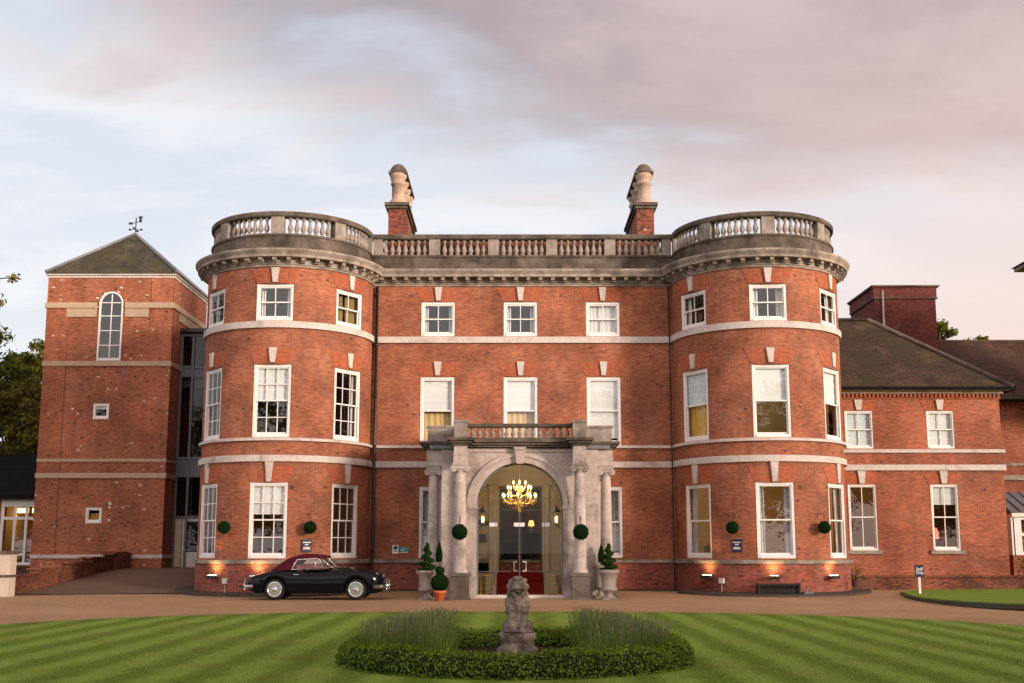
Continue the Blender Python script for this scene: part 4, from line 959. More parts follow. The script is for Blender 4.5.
for x, w_ in gw:
    for (z0, z1), k in zip(GZ, (0, 1)):
        kz = (z1 + .03, z1 + .50 if k == 0 else z1 + .42); mb = MB(); slab(mb, GF, x - .09, x + .09, kz[0], kz[1], 0, .07, x - .15, x + .15); mb.build('keystone', 'stone_white', wing)
        mb = MB(); slab(mb, GF, x - .55, x + .55, z1 + .005, z1 + .40, 0, .012, x - .74, x + .74); mb.build('flat_arch', 'brick_rub', wing)
window(wing, frame(13.03, GY), *GZ[1], 1.05, 2, 1, blind=(1, 'blind_blue'), fw=.055); window(wing, frame(16.09, GY), *GZ[1], 1.02, 2, 1, blind=(1, 'blind'), fw=.055)
window(wing, frame(13.03, GY), *GZ[0], 1.05, 2, 1, fw=.055, sill='stone', gm='glass_sky'); window(wing, frame(16.09, GY), *GZ[0], 1.02, 2, 1, blind=(.30, 'net'), fw=.055, sill='stone')
def wroom(x0, x1, y, z0, z1, mat):
    mb = MB(); yb = y + 3.2; y0 = y + .4
    mb.face([(x0, yb, z0), (x1, yb, z0), (x1, yb, z1), (x0, yb, z1)])
    for x in (x0, x1): mb.face([(x, y0, z0), (x, yb, z0), (x, yb, z1), (x, y0, z1)])
    for z in (z0, z1): mb.face([(x0, y0, z), (x1, y0, z), (x1, yb, z), (x0, yb, z)])
    return mb
wroom(11.6, 18.2, GY, .7, 4.3, 0).build('room_wall', 'room_warm', wing); wroom(11.6, 18.2, GY, 4.8, 7.1, 0).build('room_wall', 'room_cream', wing)
for x in (12.7, 13.3): mb = MB(); mb.box(x - .17, x + .17, GY + 3.14, GY + 3.19, 1.9, 2.6); mb.build('picture', 'wood_dark', wing)
lamp('room_light', (14.6, 44.6, 3.9), (1, .62, .28), 22, .3, wing)
t = thing('table_lamp', 'red glowing lamp behind the ground floor window of the wing', 'lamp', (15.78, 43.5, 1.4))
mb = MB(); mb.lathe(15.78, 43.5, [(.10, .72), (.04, .8), (.04, 1.7), (.06, 1.75)], 8); mb.build('base', 'white', t); mb = MB(); mb.lathe(15.78, 43.5, [(.20, 1.9), (.17, 2.2), (.12, 2.3)], 12, True, False); mb.build('shade', 'red_glow', t)
mb = MB(); mb.box(15.9, 16.4, 43.8, 44.3, .7, 1.9); mb.build('cabinet', 'room_dark', wing)
# hipped roof
ez, rz = 7.50, 10.85; ov = .38; ym = 46.65; xr = GX1 + ov; ry0, ry1 = GY - ov, GD + ov; rx = xr - (ym - ry0)
mb = MB()
mb.face([(GX0 - .3, ry0, ez), (xr, ry0, ez), (rx, ym, rz), (GX0 - .3, ym, rz)]); mb.face([(xr, ry0, ez), (xr, ry1, ez), (rx, ym, rz)]); mb.face([(xr, ry1, ez), (GX0 - .3, ry1, ez), (GX0 - .3, ym, rz), (rx, ym, rz)])
rf = mb.build('roof', 'tiles', wing)
mb = MB(); mb.tube([(GX0 - .3, ym, rz + .02), (rx, ym, rz + .02)], .09, 8); mb.tube([(rx, ym, rz + .02), (xr, ry0, ez + .03)], .10, 8); mb.tube([(rx, ym, rz + .02), (xr, ry1, ez + .03)], .09, 8); mb.build('ridge_tiles', 'stone_dark', rf)
mb = MB(); mb.box(GX0, xr + .02, ry0 - .10, ry0 + .02, ez - .10, ez + .02); mb.box(xr - .02, xr + .10, ry0 - .09, ry1, ez - .099, ez + .019); mb.build('gutter', 'tar', wing)
mb = MB(); mb.box(GX0, xr - .03, ry0 + .02, GY - .12, ez - .09, ez - .03); mb.build('soffit', 'cream', wing)

# square brick block with a flat parapet behind the wing
blk = thing('roof_block', 'dark red brick block with flat parapet rising behind the hipped roof', 'building', (17.5, 50.6, 6))
BX0, BX1, BY0, BY1 = 16.4, 19.15, 50.9, 54.6
mb = MB(); mb.box(BX0, BX1, BY0, BY1, 4, 12.75); mb.build('wall', 'brick_dark', blk)
mb = MB(); BP = [(BX0, BY1), (BX0, BY0), (BX1, BY0), (BX1, BY1)]; sweep(mb, BP, [(0, 12.72), (.05, 12.73), (.05, 13.2), (.12, 13.21), (.12, 13.29), (-.2, 13.30)]); mb.build('parapet', 'brick_dark', blk)
mb = MB(); sweep(mb, BP, [(.05, 12.70), (.08, 12.705), (.08, 12.76), (.05, 12.77)]); sweep(mb, BP, [(.12, 13.24), (.16, 13.25), (.16, 13.31), (-.2, 13.32)]); mb.build('moulding', 'stone_dark', blk)
mb = MB(); mb.box(BX0, BX1, BY0, BY1, 12.76, 13.20); mb.build('coping', 'brick_old', blk)
mb = MB(); mb.tube([(BX0 + .35, BY0 - .06, 9), (BX0 + .35, BY0 - .06, 13.1)], .05, 6); mb.build('downpipe', 'grey_white', blk)

# annex set back at the end of the wing, with a bay window under a lead roof
ann = thing('annex', 'set back brick annex with long brown roof past the hipped wing', 'building', (24, 49, 0))
mb = MB(); mb.box(GX1 - .3, 34, 49, 49.3, -.1, 7.75); mb.build('wall', 'brick_wing', ann)
for z0, z1 in ((5.02, 5.14), (4.42, 4.62)): mb = MB(); mb.box(GX1 + .1, 34, 48.92, 49, z0, z1); mb.build('string_course', 'stone', ann)
mb = MB()
for x in fr(GX1 + .2, 34, 70): mb.box(x - .05, x + .05, 48.88, 49, 7.5, 7.64)
mb.box(GX1 + .1, 34, 48.87, 49, 7.642, 7.75); mb.build('dentil_course', 'brick_rub', ann)
mb = MB(); mb.face([(GX1 - 2, 48.6, 7.80), (35, 48.6, 7.80), (35, 52.2, 10.95), (GX1 - 2, 52.2, 10.95)]); mb.face([(GX1 - 2, 55.8, 7.80), (35, 55.8, 7.80), (35, 52.2, 10.95), (GX1 - 2, 52.2, 10.95)]); rf = mb.build('roof', 'tiles_red', ann)
mb = MB(); mb.tube([(GX1 - 2, 52.2, 10.97), (35, 52.2, 10.97)], .09, 8); mb.build('ridge_tiles', 'tiles_red', rf)
mb = MB(); mb.box(GX1 - 1, 35, 48.48, 48.62, 7.70, 7.82); mb.build('gutter', 'tar', ann)
mb = MB(); mb.tube([(GX1 + .30, 48.85, 0), (GX1 + .30, 48.85, 7.7)], .06, 8); mb.build('downpipe', 'black', ann)
mb = MB(); mb.box(20.3, 24, 47.2, 49, .2, 1.28); bw = mb.build('bay_window', 'brick_wing', ann)
mb = MB()
for x in (20.35, 21.0, 22.2, 23.4): mb.box(x, x + (.34 if x < 20.5 else .12), 47.15, 47.3, 1.28, 2.85)
for z in (1.28, 2.05, 2.70): mb.box(20.35, 24, 47.16, 47.29, z, z + .12)
mb.box(20.3, 24, 47.05, 47.25, 2.82, 3.0); mb.box(20.28, 20.4, 47.15, 49, 1.28, 2.95); mb.build('frame', 'white', bw)
mb = MB(); mb.face([(20.4, 47.22, 1.3), (24, 47.22, 1.3), (24, 47.22, 2.8), (20.4, 47.22, 2.8)]); mb.build('pane', 'glass', bw)
mb = MB(); mb.face([(20.2, 46.95, 3.0), (24.1, 46.95, 3.0), (24.1, 49, 3.9), (20.2, 49, 3.9)])
for x in fr(20.2, 24.1, 9): mb.tube([(x, 46.95, 3.02), (x, 49, 3.92)], .03, 5)
mb.face([(20.2, 46.95, 3.0), (20.2, 49, 3.0), (20.2, 49, 3.9)]); mb.build('lead_roof', 'lead', bw)
# eaves corner of the taller block at the edge of the view
tb = thing('tall_block', 'eaves corner of a taller brick block high at the edge of view', 'building', (21, 43, 0))
mb = MB(); mb.box(21.7, 27, 45, 47, 7.6, 12.75); mb.build('wall', 'brick_wing', tb); mb = MB(); mb.box(20.62, 27.4, 44.4, 46.05, 12.75, 12.9); mb.box(21.3, 27.4, 44.7, 46.0, 12.6, 12.749); mb.build('eaves', 'stone_corn', tb)
mb = MB(); cr = [(20.5, 44.3, 12.902), (27.5, 44.3, 12.902), (27.5, 46.1, 12.902), (20.5, 46.1, 12.902)]
for a, b in zip(cr, cr[1:] + cr[:1]): mb.face([a, b, (24.5, 45.2, 14.4)])
mb.build('roof', 'tiles', tb)

# ------------------------------------------------------------------ far side: lit garden room, walls, gate pier
gr = thing('garden_room', 'lit white glazed garden room behind the low wall, beside the tower', 'building', (-22.6, 53, .8))
mb = MB(); mb.box(-26, -23.35, 53, 53.2, .5, 3.85); mb.box(-26, -20.75, 56, 56.2, .5, 4.5); mb.build('wall', 'brick_wing', gr)
mb = MB(); mb.face([(-26.2, 52.6, 3.95), (-20.7, 52.6, 3.95), (-20.7, 57, 6.2), (-26.2, 57, 6.2)]); mb.box(-26.2, -20.72, 52.55, 52.65, 3.78, 3.96); mb.build('roof', 'tar', gr)
F = frame(-22.05, 53); mb = MB()
mb.fbox(F, -1.3, 1.3, -.05, .06, 3.45, 3.80)
for u in (-1.3, -.72, -.20, .34, .90, 1.2): mb.fbox(F, u, u + .11, -.05, .05, .8, 3.45)
for z, u0, u1 in ((2.85, -1.3, 1.3), (1.22, -1.3, -.2), (1.9, .34, 1.3), (.8, -1.3, 1.3)): mb.fbox(F, u0, u1, -.04, .045, z, z + .13)
fr_ = mb.build('window_frame', 'white', gr); mb = MB(); mb.face([F(-1.3, 0, .8), F(1.3, 0, .8), F(1.3, 0, 3.5), F(-1.3, 0, 3.5)]); mb.build('pane', 'glass', gr)
wroom(-23.3, -20.8, 53.0, .7, 3.7, 0).build('room_wall', 'room_warm', gr)
mb = MB()
for x in (-22.9, -22.2, -21.5): mb.box(x - .25, x + .25, 54.2, 54.3, 3.2, 3.42)
mb.build('strip_light', 'strip_glow', gr); lamp('room_light', (-22.2, 54.2, 3.1), (1, .62, .25), 30, .3, gr)

lw = thing('low_brick_wall', 'low mossy brick garden wall climbing from cream pier to tower', 'wall', (-16.4, 44, 0))
mb = MB(); N = 24
def wall_top(y): return [.62, .80, .98, 1.15, 1.28][min(4, int((y - 38) / 12 * 5))]
for i in range(N):
    a, b = 38 + 12 * i / N, 38 + 12 * (i + 1) / N; x0, x1 = -16.75, -16.35
    mb.hexa([(x0, a, -.1), (x1, a, -.1), (x1, b, -.1), (x0, b, -.1), (x0, a, wall_top(a)), (x1, a, wall_top(a)), (x1, b, wall_top(a)), (x0, b, wall_top(a))])
mb.box(-16.85, -16.3, 41.6, 42.3, -.1, 1.08); mb.box(-16.85, -16.3, 48.0, 49.6, .2, 1.42)
mb.build('brickwork', 'brick_old', lw)
mb = MB()
for i in range(5): a = 38 + 12 * i / 5; mb.box(-16.82, -16.29, a + .01, a + 2.39, wall_top(a + .1), wall_top(a + .1) + .07)
mb.build('coping', 'brick_old', lw)
mb = MB(); mb.box(-21, -16.76, 38.6, 50, -.1, .72); struct(mb.build('raised_bed', 'soil'), 'raised earth bed behind the low brick wall')
gp = thing('gate_pier', 'cream rendered gate pier with dark bands at the gravel edge', 'pier', (-16.6, 38, 0))
mb = MB(); mb.box(-17.6, -16.1, 37.4, 37.9, -.1, 1.36); mb.build('shaft', 'cream', gp); mb = MB(); mb.box(-17.66, -16.04, 37.34, 37.96, 1.36, 1.46); mb.box(-17.63, -16.07, 37.37, 37.93, .62, .70); mb.build('coping', 'stone_dark', gp)

# ------------------------------------------------------------------ car
def profile(pts):
    xs_ = [p[0] for p in pts]; ys_ = [p[1] for p in pts]
    return lambda x: float(np.interp(x, xs_, ys_))
def sm_profile(pts):
    f = profile(pts); return lambda x: (f(x - .08) + 2 * f(x) + f(x + .08)) / 4
CX, CY = -5.92, 36.0; CZ = ground_z(CX, CY) + .005
car = thing('parked_car', 'black classic convertible with maroon soft top parked before the rounded bay', 'car', (CX, CY, CZ))
KX = .955
def sm_profile(pts, k=.955):
    f = profile([(p[0] * k, p[1]) for p in pts]); return lambda x: (f(x - .08) + 2 * f(x) + f(x + .08)) / 4
top = sm_profile([(-2.24, .62), (-2.1, .72), (-1.9, .79), (-1.5, .86), (-1.2, .90), (-.7, .90), (.2, .93), (.42, .985), (.8, .985), (1.3, .955), (1.7, .91), (1.9, .86), (2.04, .77), (2.12, .60)])
sh = sm_profile([(-2.24, .56), (-2.1, .66), (-1.8, .77), (-1.4, .87), (-1.1, .885), (-.6, .85), (-.1, .835), (.4, .855), (.9, .885), (1.4, .885), (1.75, .85), (1.9, .80), (2.04, .70), (2.12, .56)])
hw = sm_profile([(-2.26, .30), (-2.15, .55), (-1.9, .70), (-1.4, .80), (-.6, .795), (.3, .80), (1.0, .815), (1.5, .80), (1.8, .72), (2.0, .60), (2.12, .40)])
WXS = (-1.235, 1.215); WR = .312
def arch_z(x):
    z = .19 + .10 * sstep((abs(x) - 1.75) / .4)
    for k, wx in enumerate(WXS):
        r = .365 if k else .36; d = abs(x - wx)
        if d < r: z = max(z, WR - .02 + math.sqrt(r * r - d * d))
    return z
rows = []; XS = fr(-2.16, 2.02, 84)
for x in XS:
    w_, t, s_, a = hw(x), top(x), sh(x), arch_z(x); zm = max(.50, a + .05); zm = min(zm, s_ - .06)
    half = [(0, min(a, .24)), (w_ * .80, a), (w_ * .93, a + .004), (w_ * .985, min(a + .05, zm - .01)), (w_, zm), (w_ * .985, (zm + s_) / 2 + .02), (w_ * .93, s_ - .035), (w_ * .84, s_), (w_ * .66, s_ * .55 + t * .45 - .01), (w_ * .40, t - .012), (0, t)]
    rows.append([(CX + x, CY - y, CZ + z) for y, z in half] + [(CX + x, CY + y, CZ + z) for y, z in half[-2:0:-1]])
mb = MB(); i, n = mb.grid(rows, True); mb.cap(i, n); mb.cap(i + (len(rows) - 1) * n, n)
body = mb.build('body', 'car_paint', car, merge=True)
sd = body.modifiers.new('smooth', 'SUBSURF'); sd.levels = 1; sd.render_levels = 1
# soft top
rt = sm_profile([(-1.48, .87), (-1.3, 1.00), (-1.1, 1.16), (-.85, 1.29), (-.55, 1.365), (-.2, 1.375), (.1, 1.345), (.26, 1.30)])
lowz = sm_profile([(-1.5, .86), (-.80, .88), (-.70, 1.0), (-.58, 1.20), (.0, 1.245), (.26, 1.24)])
rows = []
for x in fr(-1.415, .25, 32):
    t = rt(x); l = min(lowz(x), t - .01); wl = np.interp(l, [.86, 1.2], [.70, .60]) * (1 if x > -1.2 else 1 - .35 * ((-1.2 - x) / .28) ** 2); k = t - l
    half = [(wl, l), (wl - .02, l + k * .45), (wl - .08, l + k * .75), (wl * .6, l + k * .96), (0, t)]
    rows.append([(CX + x, CY - y, CZ + z) for y, z in half] + [(CX + x, CY + y, CZ + z) for y, z in half[-2::-1]])
mb = MB(); mb.grid(rows); mb.build('soft_top', 'hood', car, merge=True)
for s in (-1, 1):
    q = lambda x, z: (CX + x, CY + s * np.interp(z, [.86, 1.2], [.705, .605]), CZ + z)
    P4 = [(-.76, .90), (-.60, 1.195), (-.02, 1.235), (.08, 1.20), (.235, .95)]
    mb = MB(); mb.tube([q(*p) for p in P4 + P4[:1]], .016, 6); mb.tube([q(-.05, 1.23), q(-.03, .93)], .012, 6); sw = mb.build('side_window', 'chrome', car)
    mb = MB(); mb.face([q(*p) for p in P4]); mb.build('pane', 'glass', sw)
    mb = MB(); mb.box(CX - .66, CX - .50, CY + s * .80 - .02, CY + s * .80 + .02, CZ + .745, CZ + .77); mb.build('door_handle', 'chrome', car)
    mb = MB(); mb.sphere((CX + 1.78, CY + s * .50, CZ + .72), .10, 14, 10); mb.build('headlight', 'chrome', car)
    mb = MB(); mb.sphere((CX - 2.0, CY + s * .52, CZ + .70), .06, 10, 8, (1.3, .8, .7)); mb.build('tail_light', 'chrome', car)
    mb = MB(); mb.box(CX - .55, CX - .1, CY + s * .35 - .22, CY + s * .35 + .22, CZ + .4, CZ + .75); mb.box(CX - .62, CX - .48, CY + s * .35 - .22, CY + s * .35 + .22, CZ + .5, CZ + 1.02); mb.build('seat', 'car_seat', car)
mb = MB(); W4 = [(.42, .62, .96), (.10, .56, 1.29), (.10, -.56, 1.29), (.42, -.62, .96)]; q = [(CX + x + (.06 if abs(y) < .01 else 0), CY + y, CZ + z) for x, y, z in W4]
mb.tube(q + q[:1], .018, 6); ws = mb.build('windscreen', 'chrome', car); mb = MB(); mb.face(q); mb.build('pane', 'glass', ws)
# grille, bumpers, wheels
mb = MB(); gx = CX + 1.98
mb.tube([(gx + .02 - .10 * (z - .3) ** 2, CY + y, CZ + z) for y, z in [(.16 * math.sin(a), .56 + .20 * math.cos(a)) for a in fr(0, 2 * math.pi, 20)]], .018, 6)
for y in fr(-.13, .13, 8): h = .19 * math.sqrt(max(0, 1 - (y / .17) ** 2)); mb.tube([(gx + .02, CY + y, CZ + .56 - h), (gx + .02, CY + y, CZ + .56 + h)], .007, 4)
mb.build('grille', 'chrome', car)
for s in (-1, 1):
    x = CX + (2.06 if s > 0 else -2.18); mb = MB()
    mb.tube([(x - s * .32, CY - .80, CZ + .40), (x - s * .10, CY - .74, CZ + .40), (x, CY - .5, CZ + .40), (x + s * .03, CY, CZ + .40), (x, CY + .5, CZ + .40), (x - s * .10, CY + .74, CZ + .40), (x - s * .32, CY + .80, CZ + .40)], .058, 10)
    for y in (-.34, .34): mb.tube([(x + s * .03, CY + y, CZ + .28), (x + s * .06, CY + y, CZ + .45), (x + s * .02, CY + y, CZ + .64)], .035, 8)
    mb.build('bumper', 'chrome', car)
def lathe_y(mb, cx, cy, cz, prof, n=28):   # profile of (radius, y offset) about a Y axis
    rows = [[(cx + r * math.cos(2 * math.pi * k / n), cy + y, cz + r * math.sin(2 * math.pi * k / n)) for k in range(n)] for r, y in prof]; i, m = mb.grid(rows, True); mb.cap(i, m); mb.cap(i + (len(prof) - 1) * m, m)
for wx in WXS:
    for s in (-1, 1):
        y = CY + s * .66; x = CX + wx; z = CZ + WR; mb = MB(); lathe_y(mb, x, y, z, [(.215, s * .085), (.25, s * .095), (.295, s * .085), (WR, s * .05), (WR, -s * .05), (.29, -s * .09), (.22, -s * .09)]); wh = mb.build('wheel', 'tyre', car)
        mb = MB(); lathe_y(mb, x, y, z, [(.228, s * .088), (.21, s * .098), (.195, s * .088), (.18, s * .045), (.05, s * .05), (.045, s * .10), (.02, s * .11)])
        for k in range(18):
            a = k * math.pi / 9; mb.tube([(x + .04 * math.cos(a), y + s * .09, z + .04 * math.sin(a)), (x + .19 * math.cos(a + .2), y + s * .075, z + .19 * math.sin(a + .2))], .006, 4)
        mb.build('rim', 'chrome', wh)
mb = MB(); mb.box(CX - 1.8, CX + 1.7, CY - .52, CY + .52, CZ + .20, CZ + .62); mb.build('underside', 'black', car)

# ------------------------------------------------------------------ round bed: box hedge, lavender, statue
bx, by = BED; bz = ground_z(bx, by) + .03
def hedge_top(a): return .31 + .02 * math.sin(5 * a + 1) + .015 * math.sin(13 * a)
mb = MB(); rows = []; NA = 96
for r, f in ((2.47, -.02), (2.51, .5), (2.45, .9), (2.27, 1.0), (2.14, .9), (2.08, .5), (2.12, -.02)):
    rows.append([(bx + r * math.cos(2 * math.pi * k / NA), by + r * math.sin(2 * math.pi * k / NA), bz + f * (hedge_top(2 * math.pi * k / NA) - .03)) for k in range(NA)])
hd = thing('box_hedge', 'low clipped box hedge ringing the lavender bed on the lawn', 'hedge', (bx, by, bz))
mb.grid(rows, True); mb.build('hedge_core', 'core', hd)
n = 42000; a = rng.uniform(0, 2 * math.pi, n); t = rng.uniform(0, 1, n); ph = t * math.pi * 1.16 - .25
rad = 2.27 + .25 * np.cos(ph) ; rad = np.where(t > .93, 2.10, rad); hz = np.clip(np.sin(np.clip(ph, 0, math.pi)) ** .55, 0, 1)
ht = .31 + .02 * np.sin(5 * a + 1) + .015 * np.sin(13 * a); P = np.stack([bx + rad * np.cos(a), by + rad * np.sin(a), bz + .01 + hz * ht * rng.uniform(.72, 1.06, n)], 1) + rng.normal(0, .012, (n, 3))
Nn = np.stack([np.cos(ph) * np.cos(a), np.cos(ph) * np.sin(a), np.sin(ph)], 1); leaves_mesh('foliage', P, Nn, .019, 'leaf_box', hd)
mb = MB(); mb.lathe(bx, by, [(2.2, bz - .05), (2.2, bz + .03)], 40, False); sb = mb.build('flower_bed_soil', 'soil'); struct(sb, 'dark soil of the round flower bed')
def lavender(label, side):
    t = thing('lavender_clump', label, 'lavender', (bx + side * 1.6, by, bz), 'lavender clumps in the round bed')
    def spots(n):
        out = []
        while len(out) < n:
            x, y = random.uniform(-2.15, 2.15), random.uniform(-2.0, 1.7)
            if math.hypot(x, y) < 2.22 and side * x > .96 + .06 * math.sin(y * 5): out.append((bx + x, by + y))
        return np.array(out)
    n = 9500; p = spots(n); h = rng.uniform(.20, .50, n) * (1 - .28 * (np.hypot(p[:, 0] - bx, p[:, 1] - by) / 2.2) ** 2); a = rng.uniform(0, 6.28, n); ln = rng.normal(0, .09, (n, 2)); b0 = np.c_[p, np.full(n, bz)]; d = np.c_[np.cos(a) * .007, np.sin(a) * .007, np.zeros(n)]; tip = b0 + np.c_[ln, h]
    raw_mesh('foliage', np.stack([b0 - d, b0 + d, tip + d * .6, tip - d * .6], 1).reshape(-1, 3), 4, n, 'lav_leaf', t)['kind'] = 'stuff'
    n = 1700; p = spots(n); edge = np.hypot(p[:, 0] - bx, p[:, 1] - by) / 2.2; h = (.72 - .24 * edge ** 2) * rng.uniform(.72, 1.12, n); ln = rng.normal(0, .07, (n, 2)) + (p - [bx + side * 1.4, by]) * .03
    b0 = np.c_[p, np.full(n, bz + .1)]; tip = np.c_[p + ln, bz + h]; a = rng.uniform(0, 6.28, n); d = np.c_[np.cos(a) * .0028, np.sin(a) * .0028, np.zeros(n)]
    raw_mesh('stems', np.stack([b0 - d, b0 + d, tip + d, tip - d], 1).reshape(-1, 3), 4, n, 'lav_leaf', t)['kind'] = 'stuff'
    d = d * 2.3; dr = tip - b0; dr /= np.linalg.norm(dr, axis=1)[:, None]; m = tip - dr * .05; e = tip + dr * rng.uniform(.03, .07, n)[:, None]
    raw_mesh('flower_spikes', np.stack([m, tip + d, e, tip - d], 1).reshape(-1, 3), 4, n, 'lav_flower', t)['kind'] = 'stuff'
lavender('faded lavender clump on the parked car side of the statue', -1); lavender('faded lavender clump on the navy signpost side of the statue', 1)

st = thing('lion_statue', 'weathered stone seated lion statue on a round pedestal amid the hedge', 'statue', (.08, 16.9, bz))
sx, sy = .08, 16.9
mb = MB(); mb.lathe(sx, sy, [(.30, bz), (.30, bz + .17), (.27, bz + .19), (.24, bz + .22), (.25, bz + .28), (.27, bz + .30), (.27, bz + .38), (.25, bz + .40)], 24); mb.build('pedestal', 'statue', st)
B = MB(); zb = .33
def ball(x, y, z, r, sc=(1, 1, 1)): B.sphere((sx + x * .9, sy + y, z), r * .96, 14, 10, sc)
def limb(a, b, r0, r1): B.tube([(sx + a[0], sy + a[1], a[2]), (sx + (a[0] + b[0]) / 2, sy + (a[1] + b[1]) / 2, (a[2] + b[2]) / 2), (sx + b[0], sy + b[1], b[2])], [r0, (r0 + r1) / 2, r1], 12)
ball(0, .06, .50, .165, (1, 1, 1.2)); ball(0, .02, .66, .155, (1, .9, 1.2)); ball(0, -.03, .74, .135)
for s in (-1, 1):
    ball(s * .155, .0, .415, .10, (.85, 1.2, 1.0)); ball(s * .16, -.14, .345, .05, (1, 1.5, .8))              # haunches and hind feet
    limb((s * .075, -.17, .36), (s * .095, -.10, .70), .048, .062); ball(s * .07, -.20, .345, .05, (1, 1.4, .8))  # forelegs and paws
    ball(s * .13, -.02, .74, .085, (.9, 1, 1.3)); ball(s * .135, .02, .62, .06)
    ball(s * .115, -.01, 1.06, .034, (1.1, .7, .9)); ball(s * .055, -.135, 1.03, .032, (1.2, .6, .7)); ball(s * .075, -.12, .955, .05)   # ears, brows, cheeks
    ball(s * .105, -.07, .90, .05); ball(s * .135, -.03, .97, .05); ball(s * .12, .0, .86, .055); ball(s * .06, -.11, .865, .045)          # mane curls
ball(0, 0, .87, .12); ball(0, -.02, .985, .135, (1.05, 1, .98)); ball(0, -.15, .955, .055, (1.2, 1, .7)); ball(0, -.175, .985, .03, (1, 1, .9)); ball(0, -.13, .915, .042, (1.3, 1, .6)); ball(0, -.08, 1.09, .06, (1.5, 1, .6))
ball(0, -.15, .80, .05); limb((0, -.16, .80), (0, -.15, .50), .035, .022); ball(0, .0, .345, .21, (1.15, 1, .2)); ball(0, -.06, .44, .10); ball(0, -.09, .56, .085)
ob = B.build('lion_figure', 'statue', st)
rm = ob.modifiers.new('fuse', 'REMESH'); rm.mode = 'VOXEL'; rm.voxel_size = .011; rm.use_smooth_shade = True
ss_ = ob.modifiers.new('soften', 'SMOOTH'); ss_.iterations = 3
tx = bpy.data.textures.new('wear', 'CLOUDS'); tx.noise_scale = .045; dp = ob.modifiers.new('wear', 'DISPLACE'); dp.texture = tx; dp.strength = .028; dp.mid_level = .5

# ------------------------------------------------------------------ topiary, urns, pots
def ball_points(c, r, n):
    v = rng.normal(0, 1, (n, 3)); v /= np.linalg.norm(v, axis=1)[:, None]; return np.array(c) + v * r * rng.uniform(.93, 1.03, (n, 1)), v
def topiary_ball(label, cx, cy, cz, r, wallp, group):
    t = thing('topiary_ball', label, 'topiary', (cx, cy, cz), group); mb = MB(); mb.sphere((cx, cy, cz), r * .93, 16, 10); t_core = mb.build('core', 'core', t)
    p, v = ball_points((cx, cy, cz), r, int(1500 * (r / .22) ** 2)); leaves_mesh('foliage', p, v, .024, 'leaf_top', t, .5)
    mb = MB(); wx, wy = wallp; dx, dy = wx - cx, wy - cy
    mb.tube([(wx, wy, cz + r + .10), (wx, wy, cz + r + .26)], .012, 5); mb.tube([(wx, wy, cz + r + .22), (cx + dx * .3, cy + dy * .3, cz + r + .25), (cx, cy, cz + r + .17), (cx, cy, cz + r * .9)], .009, 5); mb.build('bracket', 'black', t)
for b, a, lab in ((BL, -26, 'hanging green topiary ball near the outer edge of the bay behind the car'), (BL, 25.5, 'hanging green topiary ball above the car soft top and small plaque'), (BR, -28, 'hanging green topiary ball above the navy plaque'), (BR, 27, 'hanging green topiary ball near the wing end of the lit bay')):
    t = R(a); w0 = b.pt(t * b.r, 0); c = b.pt(t * b.r, 0, .30); topiary_ball(lab, c[0], c[1], 2.22, .205, (w0[0], w0[1]), 'hanging topiary balls on the front')
for s in (-1, 1): topiary_ball(['hanging topiary ball on the portico column beside the orange pot', 'hanging topiary ball on the portico column farther from the car'][s > 0], XC + s * 1.85, 35.40, 2.03, .235, (XC + s * 1.85, 35.68), 'hanging topiary balls on the front')
def urn(x, y, z, label, h=.90, r=.30):
    t = thing('stone_urn', label, 'urn', (x, y, z), 'stone urns by the portico'); k = h / .9
    mb = MB(); mb.box(x - r * .72, x + r * .72, y - r * .72, y + r * .72, z, z + .07 * k); mb.build('plinth', 'stone', t)
    mb = MB(); mb.lathe(x, y, [(r * .60, z + .07 * k), (r * .5, z + .10 * k), (r * .30, z + .14 * k), (r * .27, z + .20 * k), (r * .45, z + .24 * k), (r * .84, z + .27 * k), (r * .90, z + .33 * k), (r * .74, z + .37 * k), (r * .78, z + .55 * k), (r * .88, z + .76 * k), (r * 1.08, z + .81 * k), (r * 1.10, z + .90 * k), (r * .96, z + .90 * k), (r * .86, z + .84 * k)], 32, True, True, .03); mb.build('bowl', 'stone', t)
    mb = MB(); mb.lathe(x, y, [(r * .93, z + .82 * k), (r * .93, z + .86 * k)], 16); mb.build('soil', 'soil', t)
def spiral(x, y, z, h, r, label, group='spiral topiary trees in urns'):
    t = thing('spiral_topiary', label, 'topiary', (x, y, z), group); mb = MB(); n = 5200
    f = rng.uniform(0, 1, n) ** 1.15; a = rng.uniform(0, 6.28, n); turn = 4.2
    ph = np.cos(a - f ** .8 * turn * 2 * math.pi); rr = r * (1 - f) ** .75 * (.62 + .40 * np.clip(ph, -.7, 1)) + .012
    P = np.stack([x + rr * np.cos(a), y + rr * np.sin(a), z + f * h], 1); leaves_mesh('foliage', P + rng.normal(0, .008, (n, 3)), np.stack([np.cos(a), np.sin(a), .3 + 0 * a], 1), .024, 'leaf_yew', t, .6)
    mb.lathe(x, y, [(r * .42 * (1 - q) ** .75 + .008, z + q * h * .97) for q in fr(0, 1, 10)], 10); mb.build('core', 'core', t)
